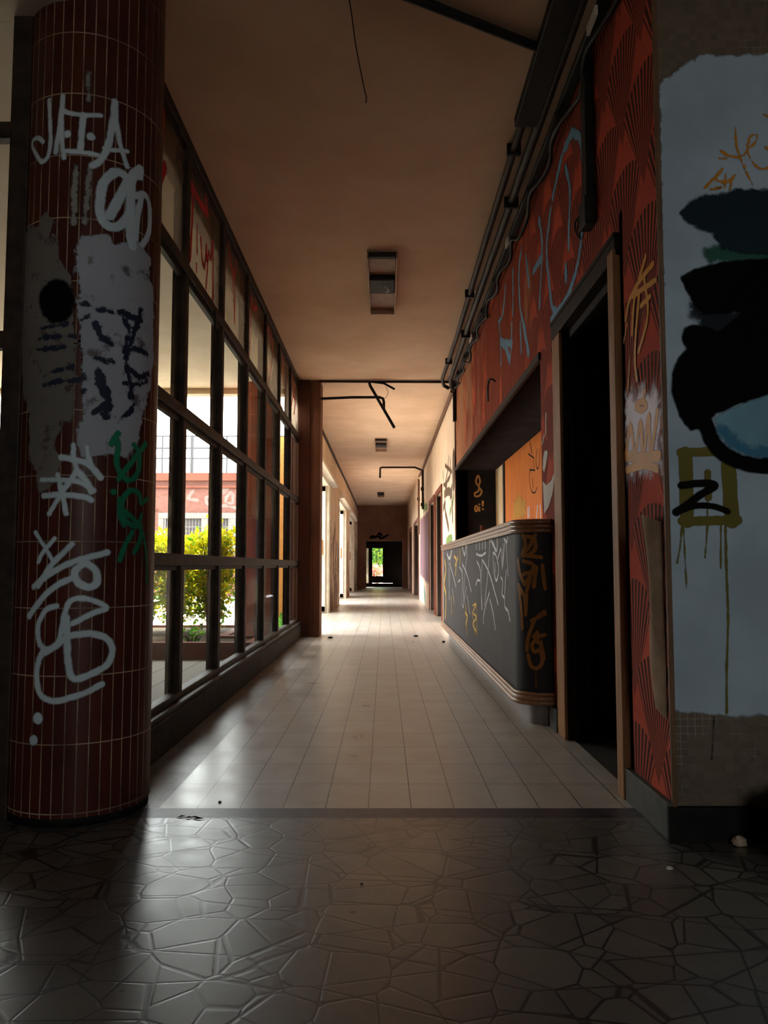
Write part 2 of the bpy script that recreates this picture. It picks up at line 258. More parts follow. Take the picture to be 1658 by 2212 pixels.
'corange': ('counter',[(0.011,[(5.244,1.015),(5.262,0.964),(5.238,0.908),(5.295,0.913)]),(0.011,[(5.315,1.014),(5.282,0.951),(5.261,0.926)]),(0.011,[(5.255,1.009),(5.309,0.995),(5.314,0.938),(5.275,0.907)]),(0.011,[(5.238,0.908),(5.344,0.894)]),(0.011,[(5.245,0.876),(5.294,0.863)]),(0.011,[(5.204,0.882),(5.219,0.812),(5.251,0.75)]),(0.011,[(5.236,0.8),(5.293,0.813),(5.251,0.75)]),(0.011,[(5.307,0.851),(5.287,0.788),(5.265,0.712)]),(0.011,[(5.319,0.844),(5.305,0.738)]),(0.011,[(5.35,0.851),(5.364,0.726)]),(0.011,[(5.207,0.743),(5.224,0.636),(5.232,0.548),(5.233,0.511)]),(0.011,[(5.207,0.749),(5.25,0.681),(5.256,0.587)]),(0.011,[(5.265,0.7),(5.256,0.587)]),(0.011,[(5.359,0.608),(5.309,0.564),(5.289,0.52),(5.269,0.463),(5.262,0.4)]),(0.011,[(5.29,0.557),(5.362,0.595)]),(0.011,[(5.32,0.496),(5.302,0.471),(5.36,0.484)]),(0.011,[(5.32,0.459),(5.291,0.433),(5.3,0.396),(5.331,0.404),(5.338,0.434),(5.307,0.452)]),(0.011,[(5.267,0.376),(5.287,0.315),(5.324,0.311),(5.343,0.348),(5.337,0.397)]),(0.003,[(5.309,0.31),(5.309,0.212)]),(0.005,[(5.341,0.453),(5.358,0.355)])],[]),
'blue': ('wallR',[(0.022,[(3.551,2.927),(3.733,2.918),(3.869,2.859),(3.977,2.81)]),(0.022,[(3.551,2.927),(3.395,2.8),(3.352,2.673),(3.336,2.528),(3.4,2.354),(3.515,2.228),(3.724,2.161),(4.058,2.174)]),(0.022,[(3.678,2.813),(3.599,2.66),(3.642,2.461),(3.647,2.39)]),(0.022,[(3.497,2.895),(3.671,2.921)]),(0.022,[(4.323,2.85),(4.255,2.646),(4.359,2.341)]),(0.022,[(4.016,2.772),(4.14,2.598),(4.081,2.368),(4.018,2.225),(3.917,2.175)]),(0.022,[(4.888,2.914),(5.005,2.812),(4.968,2.55),(4.87,2.42)]),(0.022,[(5.232,2.901),(5.254,2.595)]),(0.022,[(5.555,2.917),(5.708,2.746),(5.931,2.762)]),(0.022,[(4.514,2.62),(4.258,2.605)]),(0.022,[(4.741,2.804),(4.658,2.583)]),(0.022,[(3.712,2.328),(3.701,2.264)]),(0.02,[(5.878,2.73),(5.833,2.592),(5.805,2.396)]),(0.035,[(5.808,2.569),(5.586,2.463),(5.407,2.32)]),(0.03,[(5.783,2.553),(5.311,2.406)]),(0.02,[(5.301,2.546),(5.332,2.413),(5.408,2.298)]),(0.025,[(4.975,2.442),(4.949,2.259)]),(0.03,[(4.863,2.406),(4.7,2.174)])],[]),
'flake': ('wallR',[(0.012,[(4.222,1.691),(4.23,1.581)]),(0.01,[(4.272,1.582),(4.326,1.543)])],[[(4.279,1.488),(4.223,1.491),(4.183,1.468),(4.227,1.422),(4.287,1.371),(4.327,1.4),(4.309,1.457)],[(4.038,1.43),(4.028,1.351),(4.102,1.309),(4.236,1.295),(4.332,1.329),(4.303,1.14),(4.191,1.169),(4.082,1.234),(4.03,1.323),(4.02,1.405)]]),
'barscript': ('barB',[(0.007,[(7.129,1.746),(7.234,1.729),(7.241,1.63),(7.144,1.541),(6.996,1.517),(6.897,1.555)]),(0.007,[(7.11,1.655),(7.091,1.575)]),(0.007,[(7.232,1.759),(6.982,1.718)]),(0.007,[(7.3,1.919),(7.022,1.839)]),(0.007,[(7.022,1.839),(7.03,1.733)]),(0.007,[(6.872,1.904),(6.927,1.807),(6.885,1.725),(6.79,1.741),(6.757,1.886)]),(0.007,[(7.213,2.026),(7.118,1.902)])],[]),
'barwhite': ('barB',[(0.014,[(7.283,1.405),(7.29,1.306)]),(0.014,[(7.352,1.4),(7.343,1.309)]),(0.014,[(6.885,1.384),(6.94,1.284)]),(0.014,[(6.77,1.375),(6.754,1.272)])],[]),
'barglow': ('barB',[],[[(8.207,1.352),(8.129,1.525),(7.81,1.563),(7.466,1.491),(7.479,1.307)]]),
'oi': ('jamb',[(0.012,[(1.132,1.58),(1.127,1.541),(1.142,1.522),(1.158,1.541),(1.155,1.58),(1.139,1.589),(1.132,1.58)]),(0.011,[(1.181,1.574),(1.181,1.528)]),(0.012,[(1.182,1.61),(1.182,1.609)]),(0.013,[(1.225,1.645),(1.224,1.593)]),(0.013,[(1.224,1.55),(1.224,1.549)]),(0.012,[(1.161,1.965),(1.141,1.887),(1.18,1.822),(1.166,1.769),(1.127,1.75),(1.131,1.711),(1.185,1.717),(1.212,1.769),(1.192,1.802)]),(0.012,[(1.174,1.965),(1.193,1.9),(1.173,1.835)])],[]),
'pane0': ('glass',[(0.014,[(3.536,3.019),(3.523,2.899),(3.5,2.793)]),(0.03,[(3.569,2.763),(3.508,2.675)])],[]),
'pane1': ('glass',[(0.02,[(4.049,2.935),(4.095,2.873),(4.091,2.729),(4.064,2.513)]),(0.026,[(4.049,2.935),(4.236,2.92),(4.454,2.942)]),(0.018,[(4.312,3.142),(4.382,3.053),(4.448,2.939)]),(0.012,[(4.203,2.759),(4.214,2.603)]),(0.014,[(4.204,2.534),(4.206,2.499)]),(0.018,[(4.295,2.726),(4.333,2.616),(4.397,2.604),(4.436,2.742),(4.458,2.652),(4.502,2.731)]),(0.018,[(4.502,2.731),(4.554,2.714),(4.591,2.832),(4.623,2.575),(4.615,2.486)]),(0.016,[(4.475,2.643),(4.437,2.491)])],[]),
'pane2': ('glass',[(0.014,[(5.019,3.095),(5.137,2.943),(5.267,2.861)]),(0.014,[(5.328,3.113),(5.337,2.979),(5.276,2.864),(5.308,2.74),(5.297,2.556)]),(0.01,[(5.208,2.865),(5.263,2.724),(5.297,2.556)])],[]),
'pane3': ('glass',[(0.02,[(5.948,2.968),(6.058,2.925),(6.239,2.981)]),(0.014,[(6.106,3.098),(6.208,2.971)]),(0.014,[(5.967,2.955),(5.94,2.763)]),(0.012,[(5.945,2.734),(5.937,2.615),(5.913,2.457)])],[]),
'pane4': ('glass',[(0.014,[(6.959,3.066),(6.728,2.871),(6.794,2.686),(6.91,2.469)]),(0.014,[(6.973,3.07),(7.131,2.863),(6.939,2.548)])],[]),
'pane5': ('glass',[(0.014,[(7.888,3.053),(7.863,2.774)]),(0.02,[(7.66,2.473),(7.885,2.462)])],[]),
'pane6': ('glass',[(0.02,[(8.676,3.064),(8.799,2.872),(8.629,2.653)]),(0.018,[(8.802,2.82),(9.032,2.791),(8.872,2.624)]),(0.02,[(8.984,2.981),(8.927,2.635)])],[]),
'scrib': ('wallRF',[(0.03,[(10.512,2.345),(10.662,2.19),(11.115,2.026)]),(0.03,[(11.095,2.305),(10.008,2.074)]),(0.03,[(10.249,2.273),(10.196,2.097),(10.535,2.023)]),(0.03,[(11.495,2.256),(11.422,2.134)]),(0.03,[(10.532,2.057),(11.117,2.002)]),(0.03,[(11.427,2.059),(10.82,1.983),(11.118,1.99)]),(0.06,[(11.279,1.895),(10.545,1.873),(10.028,1.779)]),(0.06,[(11.134,1.759),(11.452,1.71)]),(0.06,[(10.022,1.866),(10.283,1.78)]),(0.06,[(11.142,1.638),(10.58,1.367)]),(0.06,[(10.036,1.669),(9.929,1.443)]),(0.16,[(9.757,2.184),(9.774,1.949)])],[]),
'scribgreen': ('wallRF',[(0.05,[(10.949,1.182),(10.591,1.217),(10.068,1.21)]),(0.04,[(10.166,1.613),(10.365,1.549)]),(0.05,[(9.789,1.735),(9.914,1.659)])],[]),
'purple': ('wallRF',[],[[(18.817,1.974),(15.335,1.934),(15.02,1.583),(15.094,0.521),(16.357,0.512),(18.912,0.622)]]),
'greenblot': ('wallRF',[(0.07,[(17.287,2.072),(16.923,2.12),(15.774,2.069)]),(0.1,[(16.915,2.231),(17.287,2.072)])],[]),
'tealblot': ('wallRF',[(0.12,[(17.049,0.313),(16.716,0.125)])],[]),
'endtag': ('endw',[(0.035,[(-0.511,1.92),(-0.407,1.972),(-0.337,1.903),(-0.233,2.007),(-0.164,2.076),(-0.094,2.007),(-0.181,1.937),(-0.059,1.885),(0.149,2.007)]),(0.03,[(-0.476,1.885),(-0.268,1.955),(-0.129,1.868),(0.01,1.955)])],[]),
'facwhite': ('fac',[(0.05,[(-4.657,3.039),(-4.513,3.055),(-4.591,2.942),(-4.656,2.974)]),(0.05,[(-5.007,2.845),(-5.102,2.781),(-5.067,2.62),(-4.939,2.62)]),(0.05,[(-4.526,2.845),(-4.523,2.652),(-4.363,2.652),(-4.334,2.877),(-4.431,2.942),(-4.494,2.845)]),(0.05,[(-4.65,2.556),(-4.458,2.572),(-4.232,2.492)]),(0.05,[(-5.49,2.974),(-5.615,2.781),(-5.357,2.717)]),(0.05,[(-6.525,1.818),(-6.476,1.754),(-6.49,1.659)])],[]),
}
# ------------------------------------------------------------------ painted marks as thin films lying on real surfaces
def surf_col(cx, cy, r):
    def f(u, v):
        a = u / .238
        return np.stack([cx + (r) * np.cos(a), cy + (r) * np.sin(a), v], -1)
    return f
def surf_y(Y):      # a wall that faces the viewer's end of the hall
    return lambda u, v: np.stack([u, np.full_like(u, Y), v], -1)
def surf_x(X):
    return lambda u, v: np.stack([np.full_like(u, X), u, v], -1)
def surf_counter(off):
    L = [(.72, 9.40, 1, 0)]
    pts = [(.72, 4.25)] + [(.85 + .13*math.cos(R(180+90*i/12)), 4.25 + .13*math.sin(R(180+90*i/12))) for i in range(1, 13)] + [(.90, 4.12)]
    nrm = [(-1, 0)] + [(math.cos(R(180+90*i/12)), math.sin(R(180+90*i/12))) for i in range(1, 13)] + [(0, -1)]
    S = [0.0]; Q = [(.72 - off, 9.40)]
    prev = (.72, 9.40)
    for p, n in zip(pts, nrm):
        S.append(S[-1] + math.hypot(p[0]-prev[0], p[1]-prev[1])); Q.append((p[0]+n[0]*off, p[1]+n[1]*off)); prev = p
    S = np.array(S); Q = np.array(Q)
    return lambda u, v: np.stack([np.interp(u, S, Q[:, 0]), np.interp(u, S, Q[:, 1]), v], -1)
SURF = {'col': surf_col(-1.08, 2.79, .2395), 'wallF': surf_y(2.4485), 'wallR': surf_x(.8985), 'wallRF': surf_x(.8885),
        'barB': surf_x(1.3785), 'jamb': surf_y(9.4985), 'counter': surf_counter(.0015), 'glass': surf_x(-1.0415),
        'endw': surf_y(28.985), 'fac': surf_y(21.985)}
def film(name, key, mat, parent, cell=.006, soft=.012, lift=0.0, label=None, jitter=0.0):
    surf, strokes, polys = G[key]
    segs = []
    for r, pts in strokes:
        q = spline(pts, 5)
        segs += [(a[0], a[1], b[0], b[1], r) for a, b in zip(q, q[1:])]
        if len(q) == 1: segs.append((*q[0], *q[0], r))
    us = [p[0] for _, st in strokes for p in st] + [p[0] for pl in polys for p in pl]
    vs = [p[1] for _, st in strokes for p in st] + [p[1] for pl in polys for p in pl]
    mr = max([r for r, _ in strokes] + [0]) + soft * 1.5
    gu = np.arange(min(us) - mr, max(us) + mr + cell, cell); gv = np.arange(min(vs) - mr, max(vs) + mr + cell, cell)
    U, V = np.meshgrid(gu, gv, indexing='ij')
    D = np.full(U.shape, 9.0)
    for (a, b, c, d, r) in segs:
        i0, i1 = np.searchsorted(gu, [min(a, c) - r - soft*2, max(a, c) + r + soft*2])
        j0, j1 = np.searchsorted(gv, [min(b, d) - r - soft*2, max(b, d) + r + soft*2])
        uu, vv = U[i0:i1, j0:j1], V[i0:i1, j0:j1]
        ll = (c-a)**2 + (d-b)**2
        t = np.clip(((uu-a)*(c-a) + (vv-b)*(d-b)) / ll, 0, 1) if ll > 1e-12 else np.zeros_like(uu)
        D[i0:i1, j0:j1] = np.minimum(D[i0:i1, j0:j1], np.hypot(uu-a-t*(c-a), vv-b-t*(d-b)) - r)
    for pl in polys:
        ins = np.zeros(U.shape, bool); dd = np.full(U.shape, 9.0)
        for (a, b), (c, d) in zip(pl, pl[1:] + pl[:1]):
            ll = (c-a)**2 + (d-b)**2 + 1e-12
            t = np.clip(((U-a)*(c-a) + (V-b)*(d-b)) / ll, 0, 1)
            dd = np.minimum(dd, np.hypot(U-a-t*(c-a), V-b-t*(d-b)))
            if abs(d - b) > 1e-9:
                cr = ((b > V) != (d > V)) & (U < (c-a)*(V-b)/(d-b) + a)
                ins ^= cr
        D = np.minimum(D, np.where(ins, -dd, dd))
    cov = np.clip(.5 - D / (2 * soft), 0, 1)
    keep = cov > .02
    quad = keep[:-1, :-1] | keep[1:, :-1] | keep[:-1, 1:] | keep[1:, 1:]
    idx = np.full(U.shape, -1, int)
    need = np.zeros(U.shape, bool)
    need[:-1, :-1] |= quad; need[1:, :-1] |= quad; need[:-1, 1:] |= quad; need[1:, 1:] |= quad
    idx[need] = np.arange(need.sum())
    P = SURF[surf](U[need], V[need])
    off = np.array(OFF.get(parent.name, (0, 0, 0))) if parent else np.zeros(3)
    if lift:
        if surf == 'col':
            nrm = P - np.array([-1.08, 2.79, 0]); nrm[:, 2] = 0; nrm /= np.linalg.norm(nrm, axis=1)[:, None]
            P = P + nrm * lift
        else:
            P = P + np.array({'wallF': (0, -1, 0), 'jamb': (0, -1, 0), 'fac': (0, -1, 0), 'endw': (0, -1, 0)}.get(surf, (-1, 0, 0))) * lift
    P = P - off
    qi, qj = np.nonzero(quad)
    F = np.stack([idx[qi, qj], idx[qi+1, qj], idx[qi+1, qj+1], idx[qi, qj+1]], -1)
    me = bpy.data.meshes.new(name)
    me.from_pydata(P.tolist(), [], F.tolist())
    at = me.attributes.new('cov', 'FLOAT', 'POINT'); at.data.foreach_set('value', cov[need].astype(np.float32))
    me.polygons.foreach_set('use_smooth', [True] * len(me.polygons))
    me.materials.append(mat); me.update()
    o = bpy.data.objects.new(name, me); COL.objects.link(o)
    if parent: o.parent = parent
    OFF[o.name] = tuple(off)
    if label: o['label'] = label
    return o

# ------------------------------------------------------------------ materials
def tile_floor():
    m = Mat('corridor tile')
    gx = (((m.x + .657) / .1505).fract() - .5).abs(); gy = (((m.y - 2.765) / .3025).fract() - .5).abs()
    line = (gx > .5 - .0125).max(gy > .5 - .0065)
    nz = m.noise(5, 5); n2 = m.noise(55, 3)
    cell = ((m.x + .657) / .1505).floor() * 12.99 + ((m.y - 2.765) / .3025).floor() * 78.23
    rnd = (cell.sin() * 43758.5).fract()
    c = m.mix(smooth(nz, .3, .7), (.40, .35, .295), (.53, .475, .41))
    c = m.mix(rnd * .25, c, (.36, .31, .26))
    c = m.mix(smooth(n2, .58, .75) * .35, c, (.2, .16, .13))
    c = m.mix(line, c, (.07, .05, .04))
    m.color(c); m.set(nz * .25 + .2, .5)
    m.bump(1.0 - line + n2 * .08, .35, .003)
    return m.m
def crazy_floor():
    m = Mat('broken stone paving')
    wob = m.noise(3.0, 2)
    mp = m.scaled(1, .82, 1)
    n = m.nt.nodes.new('ShaderNodeMapping'); n.inputs['Location'].default_value = (3.3, 1.7, 0); n.inputs['Rotation'].default_value = (0, 0, .6); n.inputs['Scale'].default_value = (.55, 1.15, 1)
    m.nt.links.new(m.vec, n.inputs['Vector'])
    ve = m.voro(8.2, 'DISTANCE_TO_EDGE', mp); vc = m.voro(8.2, 'F1', mp)
    v2 = m.voro(5.8, 'DISTANCE_TO_EDGE', n.outputs[0]); vc2 = m.voro(5.8, 'F1', n.outputs[0])
    d = (E(m.nt, ve.outputs['Distance']) / 8.2).min(E(m.nt, v2.outputs['Distance']) / 5.8)
    rgb = m.nt.nodes.new('ShaderNodeSeparateColor'); m.nt.links.new(vc.outputs['Color'], rgb.inputs[0])
    rgb2 = m.nt.nodes.new('ShaderNodeSeparateColor'); m.nt.links.new(vc2.outputs['Color'], rgb2.inputs[0])
    rnd = (E(m.nt, rgb.outputs[0]) + E(m.nt, rgb2.outputs[0])) * .5
    nz = m.noise(9, 6, .65); n2 = m.noise(70, 3)
    wid = wob * .002
    joint = 1.0 - smooth(d - wid, .0004, .0020)
    c = m.mix(rnd, (.078, .067, .056), (.14, .124, .106))
    c = m.mix(smooth(nz, .35, .7) * .5, c, (.075, .064, .055))
    c = m.mix(joint, c, (.022, .018, .015))
    m.color(c); m.set(nz * .25 + .2, .75)
    m.bump(smooth(d - wid, .0, .004) * .35 + n2 * .08 + nz * .35 + rnd * .9, .2, .005)
    return m.m
def mosaic(name, c1, c2, grout, pitch, rough=.5, w=.07, axes='xy'):
    m = Mat(name)
    a = getattr(m, axes[0]); b = getattr(m, axes[1])
    ga = ((a / pitch).fract() - .5).abs(); gb = ((b / pitch).fract() - .5).abs()
    fade = smooth(m.noise(6, 4), .48, .62)
    line = (ga.max(gb) > .5 - w) * fade
    rnd = (((a / pitch).floor() * 12.9 + (b / pitch).floor() * 78.2).sin() * 43758.5).fract()
    c = m.mix(rnd, c1, c2)
    c = m.mix(smooth(m.noise(3, 5), .4, .7) * .5, c, tuple(x * .5 for x in c1))
    c = m.mix(line, c, grout)
    m.color(c); m.set(rough, .3); m.bump(1.0 - line, .3, .002)
    return m.m
def column_tile(name, cx, cy, n, hgt, z0, c1, c2, grout, gw=.045, dirt=True):
    m = Mat(name)
    at = mop(m.nt, 'ARCTAN2', m.y - cy, m.x - cx) * (n / (2 * math.pi))
    ga = (at.fract() - .5).abs(); z = (m.z - z0) / hgt; gz = (z.fract() - .5).abs()
    line = (ga > .5 - gw).max(gz > .5 - gw * .19)
    rnd = ((at.floor() * 12.9 + z.floor() * 78.2).sin() * 43758.5).fract()
    c = m.mix(rnd, c1, c2)
    c = m.mix(smooth(m.noise(7, 6, .7), .5, .75) * .5, c, tuple(x * .4 for x in c1))
    g = m.mix(smooth(m.noise(6, 3), .35, .65), grout, tuple(x * .35 for x in grout))
    c = m.mix(line, c, g)
    m.color(c); m.set(line * .4 + .4, .15); m.bump(1.0 - line, .4, .003)
    return m.m
def fan_lattice(m, u0, v0, pu, pv):
    u = (((m.y - u0) / pu + .5).fract() - .5) * pu
    v = ((m.z - v0) / pv).fract() * pv
    r = mop(m.nt, 'SQRT', u * u + v * v)
    th = mop(m.nt, 'ARCTAN2', u, v)
    inside = (th.abs() < R(31)) * (r < .4 + mop(m.nt, 'COSINE', th * 3.0) * .02)
    ray = ((th * (180 / math.pi) / 5.2).fract() - .5).abs() > .2
    return inside, ray
def red_wall():
    m = Mat('red boarded wall with fan wallpaper')
    ia, ra = fan_lattice(m, 2.575, .13, .44, .51)
    ib, rb = fan_lattice(m, 2.795, .385, .44, .51)
    dark = (ia * ra).max(ib * rb * (1.0 - ia))
    worn = m.noise(3.5, 6, .65)
    where = 1.0 - smooth(m.y + (worn - .5) * 2.2, 4.2, 5.0)
    red = m.mix(smooth(worn, .35, .65), (.47, .078, .042), (.38, .06, .035))
    gr = m.noise(40, 4, .6, vec=m.scaled(1, 1, .05))
    board = m.mix(smooth(gr, .35, .65), (.31, .055, .026), (.19, .036, .02))
    bright = smooth(m.noise(5, 3, .5, vec=m.scaled(1, 1, .45)), .60, .68)
    board = m.mix(bright, board, (.55, .09, .035))
    worn2 = smooth(m.noise(2.2, 5, .6, vec=m.scaled(1, 1, .5)) + smooth(m.y, 6.0, 9.3) * .24, .56, .74)
    board = m.mix(worn2 * .8, board, (.40, .19, .10))
    crack = smooth(m.noise(26, 2, .4, vec=m.scaled(1, 1, .035)), .66, .70)
    board = m.mix(crack * .8, board, (.04, .02, .012))
    fan = m.mix(dark, red, (.062, .022, .017))
    c = m.mix(where, board, fan)
    # below the transition the paper is scratched
    scr = smooth(m.noise(60, 3, .5, vec=m.scaled(1, 1, .06)), .68, .74)
    c = m.mix(scr * .35, c, (.4, .22, .14))
    m.color(c); m.set(.8, .06); m.bump(gr + worn * .5, .25, .003)
    return m.m
def peeling(name, base, base2, under, rough=.8, lo=.56, hi=.6, scale=2.5, top=1.7):
    m = Mat(name)
    nz = m.noise(scale, 7, .7, vec=m.scaled(1, 1, .45)); big = m.noise(1.2, 4)
    c = m.mix(smooth(big, .35, .65), base, base2)
    low = 1.0 - smooth(m.z, top - .5, top + .3)
    c = m.mix(smooth(nz + low * .13 - .1, lo, hi), c, under)
    m.color(c); m.set(rough, .2); m.bump(nz, .3, .006)
    return m.m
def wood(name, c1, c2, rough=.4, spec=.4, stretch=(20, 1.2, 20)):
    return plain(name, c1, c2, 3, rough, spec, .08, stretch=stretch)
def glass(name, dust, tint=(.85, .86, .84), dcol=(.5, .44, .36), gl=.05):
    m = Mat(name); nt = m.nt
    nt.nodes.remove(m.p)
    tr = nt.nodes.new('ShaderNodeBsdfTransparent'); tr.inputs[0].default_value = (*tint, 1)
    g = nt.nodes.new('ShaderNodeBsdfGlossy'); g.inputs['Roughness'].default_value = .03
    fr = nt.nodes.new('ShaderNodeFresnel'); fr.inputs[0].default_value = 1.22
    mx = nt.nodes.new('ShaderNodeMixShader')
    f = E(nt, fr.outputs[0]) * gl
    nt.links.new(f.k, mx.inputs[0]); nt.links.new(tr.outputs[0], mx.inputs[1]); nt.links.new(g.outputs[0], mx.inputs[2])
    df = nt.nodes.new('ShaderNodeBsdfDiffuse'); df.inputs[0].default_value = (*dcol, 1)
    tl = nt.nodes.new('ShaderNodeBsdfTranslucent'); tl.inputs[0].default_value = (*dcol, 1)
    ad = nt.nodes.new('ShaderNodeMixShader'); ad.inputs[0].default_value = .5
    nt.links.new(df.outputs[0], ad.inputs[1]); nt.links.new(tl.outputs[0], ad.inputs[2])
    m2 = nt.nodes.new('ShaderNodeMixShader')
    d = smooth(m.noise(1.6, 3, .5), .2, .8) * dust * .5 + dust * .75
    nt.links.new(d.k, m2.inputs[0]); nt.links.new(mx.outputs[0], m2.inputs[1]); nt.links.new(ad.outputs[0], m2.inputs[2])
    nt.links.new(m2.outputs[0], m.out.inputs[0])
    return m.m
def leafmat(name, c1, c2, trans=.55):
    m = Mat(name); nt = m.nt; nt.nodes.remove(m.p)
    c = m.mix(smooth(m.noise(11, 3, .6), .4, .6), c1, c2)
    df = nt.nodes.new('ShaderNodeBsdfDiffuse'); tl = nt.nodes.new('ShaderNodeBsdfTranslucent')
    mx = nt.nodes.new('ShaderNodeMixShader'); mx.inputs[0].default_value = trans
    nt.links.new(c, df.inputs[0]); nt.links.new(c, tl.inputs[0])
    nt.links.new(df.outputs[0], mx.inputs[1]); nt.links.new(tl.outputs[0], mx.inputs[2]); nt.links.new(mx.outputs[0], m.out.inputs[0])
    return m.m
def brick(name, c1, c2, mortar, scale, axis='x'):
    m = Mat(name)
    cb = m.nt.nodes.new('ShaderNodeCombineXYZ')
    m.nt.links.new((m.x if axis == 'x' else m.y).k, cb.inputs[0]); m.nt.links.new(m.z.k, cb.inputs[1])
    b = m.nt.nodes.new('ShaderNodeTexBrick'); m.nt.links.new(cb.outputs[0], b.inputs['Vector'])
    b.inputs['Color1'].default_value = (*c1, 1); b.inputs['Color2'].default_value = (*c2, 1); b.inputs['Mortar'].default_value = (*mortar, 1)
    b.inputs['Scale'].default_value = scale; b.inputs['Mortar Size'].default_value = .012
    m.color(b.outputs['Color']); m.set(.85, .2)
    return m.m

M = {}
M['tile'] = tile_floor(); M['crazy'] = crazy_floor()
M['strip'] = mosaic('dark violet mosaic', (.045, .032, .040), (.075, .055, .064), (.022, .017, .018), .0215, .4, .06)
M['border'] = mosaic('grey floor mosaic', (.25, .22, .19), (.34, .30, .26), (.13, .11, .09), .021, .4, .06)
M['wallF'] = mosaic('brown wall mosaic', (.115, .08, .055), (.155, .11, .078), (.30, .25, .18), .0232, .55, .035, 'xz')
M['coltile'] = column_tile('maroon column tile', 0, 0, 40, .2215, .045, (.055, .0125, .008), (.085, .019, .011), (.42, .31, .20))
M['coltile2'] = column_tile('red column tile', 0, 0, 26, .2215, .045, (.36, .07, .032), (.44, .09, .04), (.5, .3, .18), .03)
M['red'] = red_wall()
M['ceil'] = plain('stained tan ceiling plaster', (.68, .48, .34), (.60, .41, .275), 1.6, .85, .15, .05)
M['farwall'] = peeling('peeling cream plaster', (.68, .50, .33), (.60, .42, .26), (.20, .12, .07), lo=.50, hi=.55)
M['farR'] = peeling('cream plaster with scuffs', (.70, .56, .42), (.62, .47, .34), (.34, .22, .15), lo=.60, hi=.66)
M['pil'] = peeling('brown peeling plaster', (.17, .078, .04), (.125, .052, .028), (.09, .05, .035), lo=.6, hi=.64, scale=4)
M['end'] = peeling('dark end wall plaster', (.25, .12, .075), (.18, .085, .055), (.35, .2, .12), lo=.62, hi=.7, scale=1.6)
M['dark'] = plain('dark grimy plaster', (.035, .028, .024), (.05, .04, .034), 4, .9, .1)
M['lobby'] = plain('lobby plaster', (.20, .16, .13), (.16, .125, .10), 3, .9, .1)
M['frame'] = plain('dark rusted window steel', (.020, .013, .010), (.046, .027, .017), 14, .6, .18, .15)
M['kerb'] = plain('dark kerb', (.022, .018, .015), (.04, .03, .024), 10, .7, .15, .2)
M['pane'] = glass('clear pane', .008)
M['milky'] = glass('milky strip', .78, (.6, .55, .48), (.22, .19, .15))
M['dusty'] = glass('dusty pane', .34, (.80, .76, .68))
M['black'] = plain('blackened metal', (.010, .008, .0075), (.018, .013, .011), 20, .6, .2, .1)
M['conduit'] = plain('dark brown conduit', (.018, .011, .008), (.034, .018, .012), 20, .6, .2)
M['rust'] = plain('rusty red pipe', (.17, .07, .035), (.09, .04, .025), 18, .6, .3)
M['counter'] = plain('charcoal laminate', (.026, .0235, .0245), (.036, .031, .032), 5, .6, .12)
M['rail'] = wood('varnished rail wood', (.27, .115, .05), (.17, .068, .03), .28, .5, (16, 1.5, 16))
M['mould'] = wood('worn base moulding', (.36, .19, .095), (.26, .125, .06), .35, .45, (16, 1.5, 16))
M['plinth'] = plain('grey violet plinth', (.20, .165, .16), (.26, .215, .205), 8, .5, .3)
M['doorwood'] = wood('brown door wood', (.36, .17, .07), (.24, .105, .045), .6, .15, (16, 16, 1.2))
M['trim'] = wood('brown corner strip', (.17, .09, .045), (.11, .055, .028), .6, .2, (16, 16, 1.2))
M['matte'] = plain('black matte board', (.009, .0065, .005), (.014, .009, .007), 6, 1.0, 0)
M['darkwood'] = wood('almost black door wood', (.016, .010, .007), (.026, .016, .010), .65, .1, (16, 16, 1.2))
M['shadewood'] = wood('dark red shade strip', (.085, .032, .018), (.06, .024, .014), .7, .12, (16, 16, 1.2))
M['redwood'] = wood('red brown door wood', (.20, .055, .03), (.12, .034, .02), .6, .12, (16, 16, 1.2))
M['white'] = plain('yellowed white paint', (.72, .65, .53), (.62, .52, .40), 6, .5, .4)
M['skirt'] = plain('green grey skirting stone', (.06, .057, .052), (.09, .085, .075), 9, .6, .15)
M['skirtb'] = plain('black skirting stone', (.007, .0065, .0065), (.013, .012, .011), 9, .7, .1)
M['orange'] = plain('orange painted board', (.60, .165, .012), (.50, .12, .01), 6, .7, .12, .1, stretch=(1, 3, .5))
M['cream'] = plain('cream patch board', (.58, .44, .27), (.55, .30, .08), 3, .6, .3)
M['plaster'] = plain('bare plaster', (.55, .42, .30), (.4, .28, .18), 12, .9, .1, .3)
M['canopy'] = plain('cream canopy plaster', (.84, .74, .60), (.78, .66, .52), 3, .9, .1)
M['paver'] = brick('courtyard paver', (.23, .21, .19), (.19, .175, .16), (.05, .04, .035), 2.4)
M['ground'] = plain('pale concrete ground', (.42, .39, .35), (.38, .35, .31), 1, .9, .1)
M['planter'] = plain('dark red planter brick', (.16, .035, .022), (.11, .025, .018), 8, .7, .2)
M['soil'] = plain('dark soil', (.03, .022, .014), (.055, .04, .026), 30, .95, .1, .4)
M['facade'] = brick('pink brick facade', (.125, .05, .038), (.15, .065, .05), (.14, .085, .068), 5)
M['facade2'] = plain('red rendered band', (.15, .052, .035), (.135, .046, .032), 2, .9, .1)
M['concrete'] = plain('white painted concrete', (.165, .155, .145), (.14, .13, .12), 4, .9, .1)
M['grille'] = plain('white iron grille', (.13, .12, .115), None, 1, .6, .3)
M['winglass'] = plain('dim window glass', (.06, .05, .05), (.09, .075, .07), 2, .3, .3)
M['railing'] = plain('grey roof railing', (.045, .045, .05), None, 1, .5, .3)
M['obrick'] = brick('orange brick pier', (.55, .25, .07), (.62, .30, .09), (.45, .24, .10), 9)
M['leafY'] = leafmat('yellow green leaf', (.74, .62, .015), (.46, .50, .02))
M['leafG'] = leafmat('green leaf', (.10, .28, .02), (.34, .42, .02))
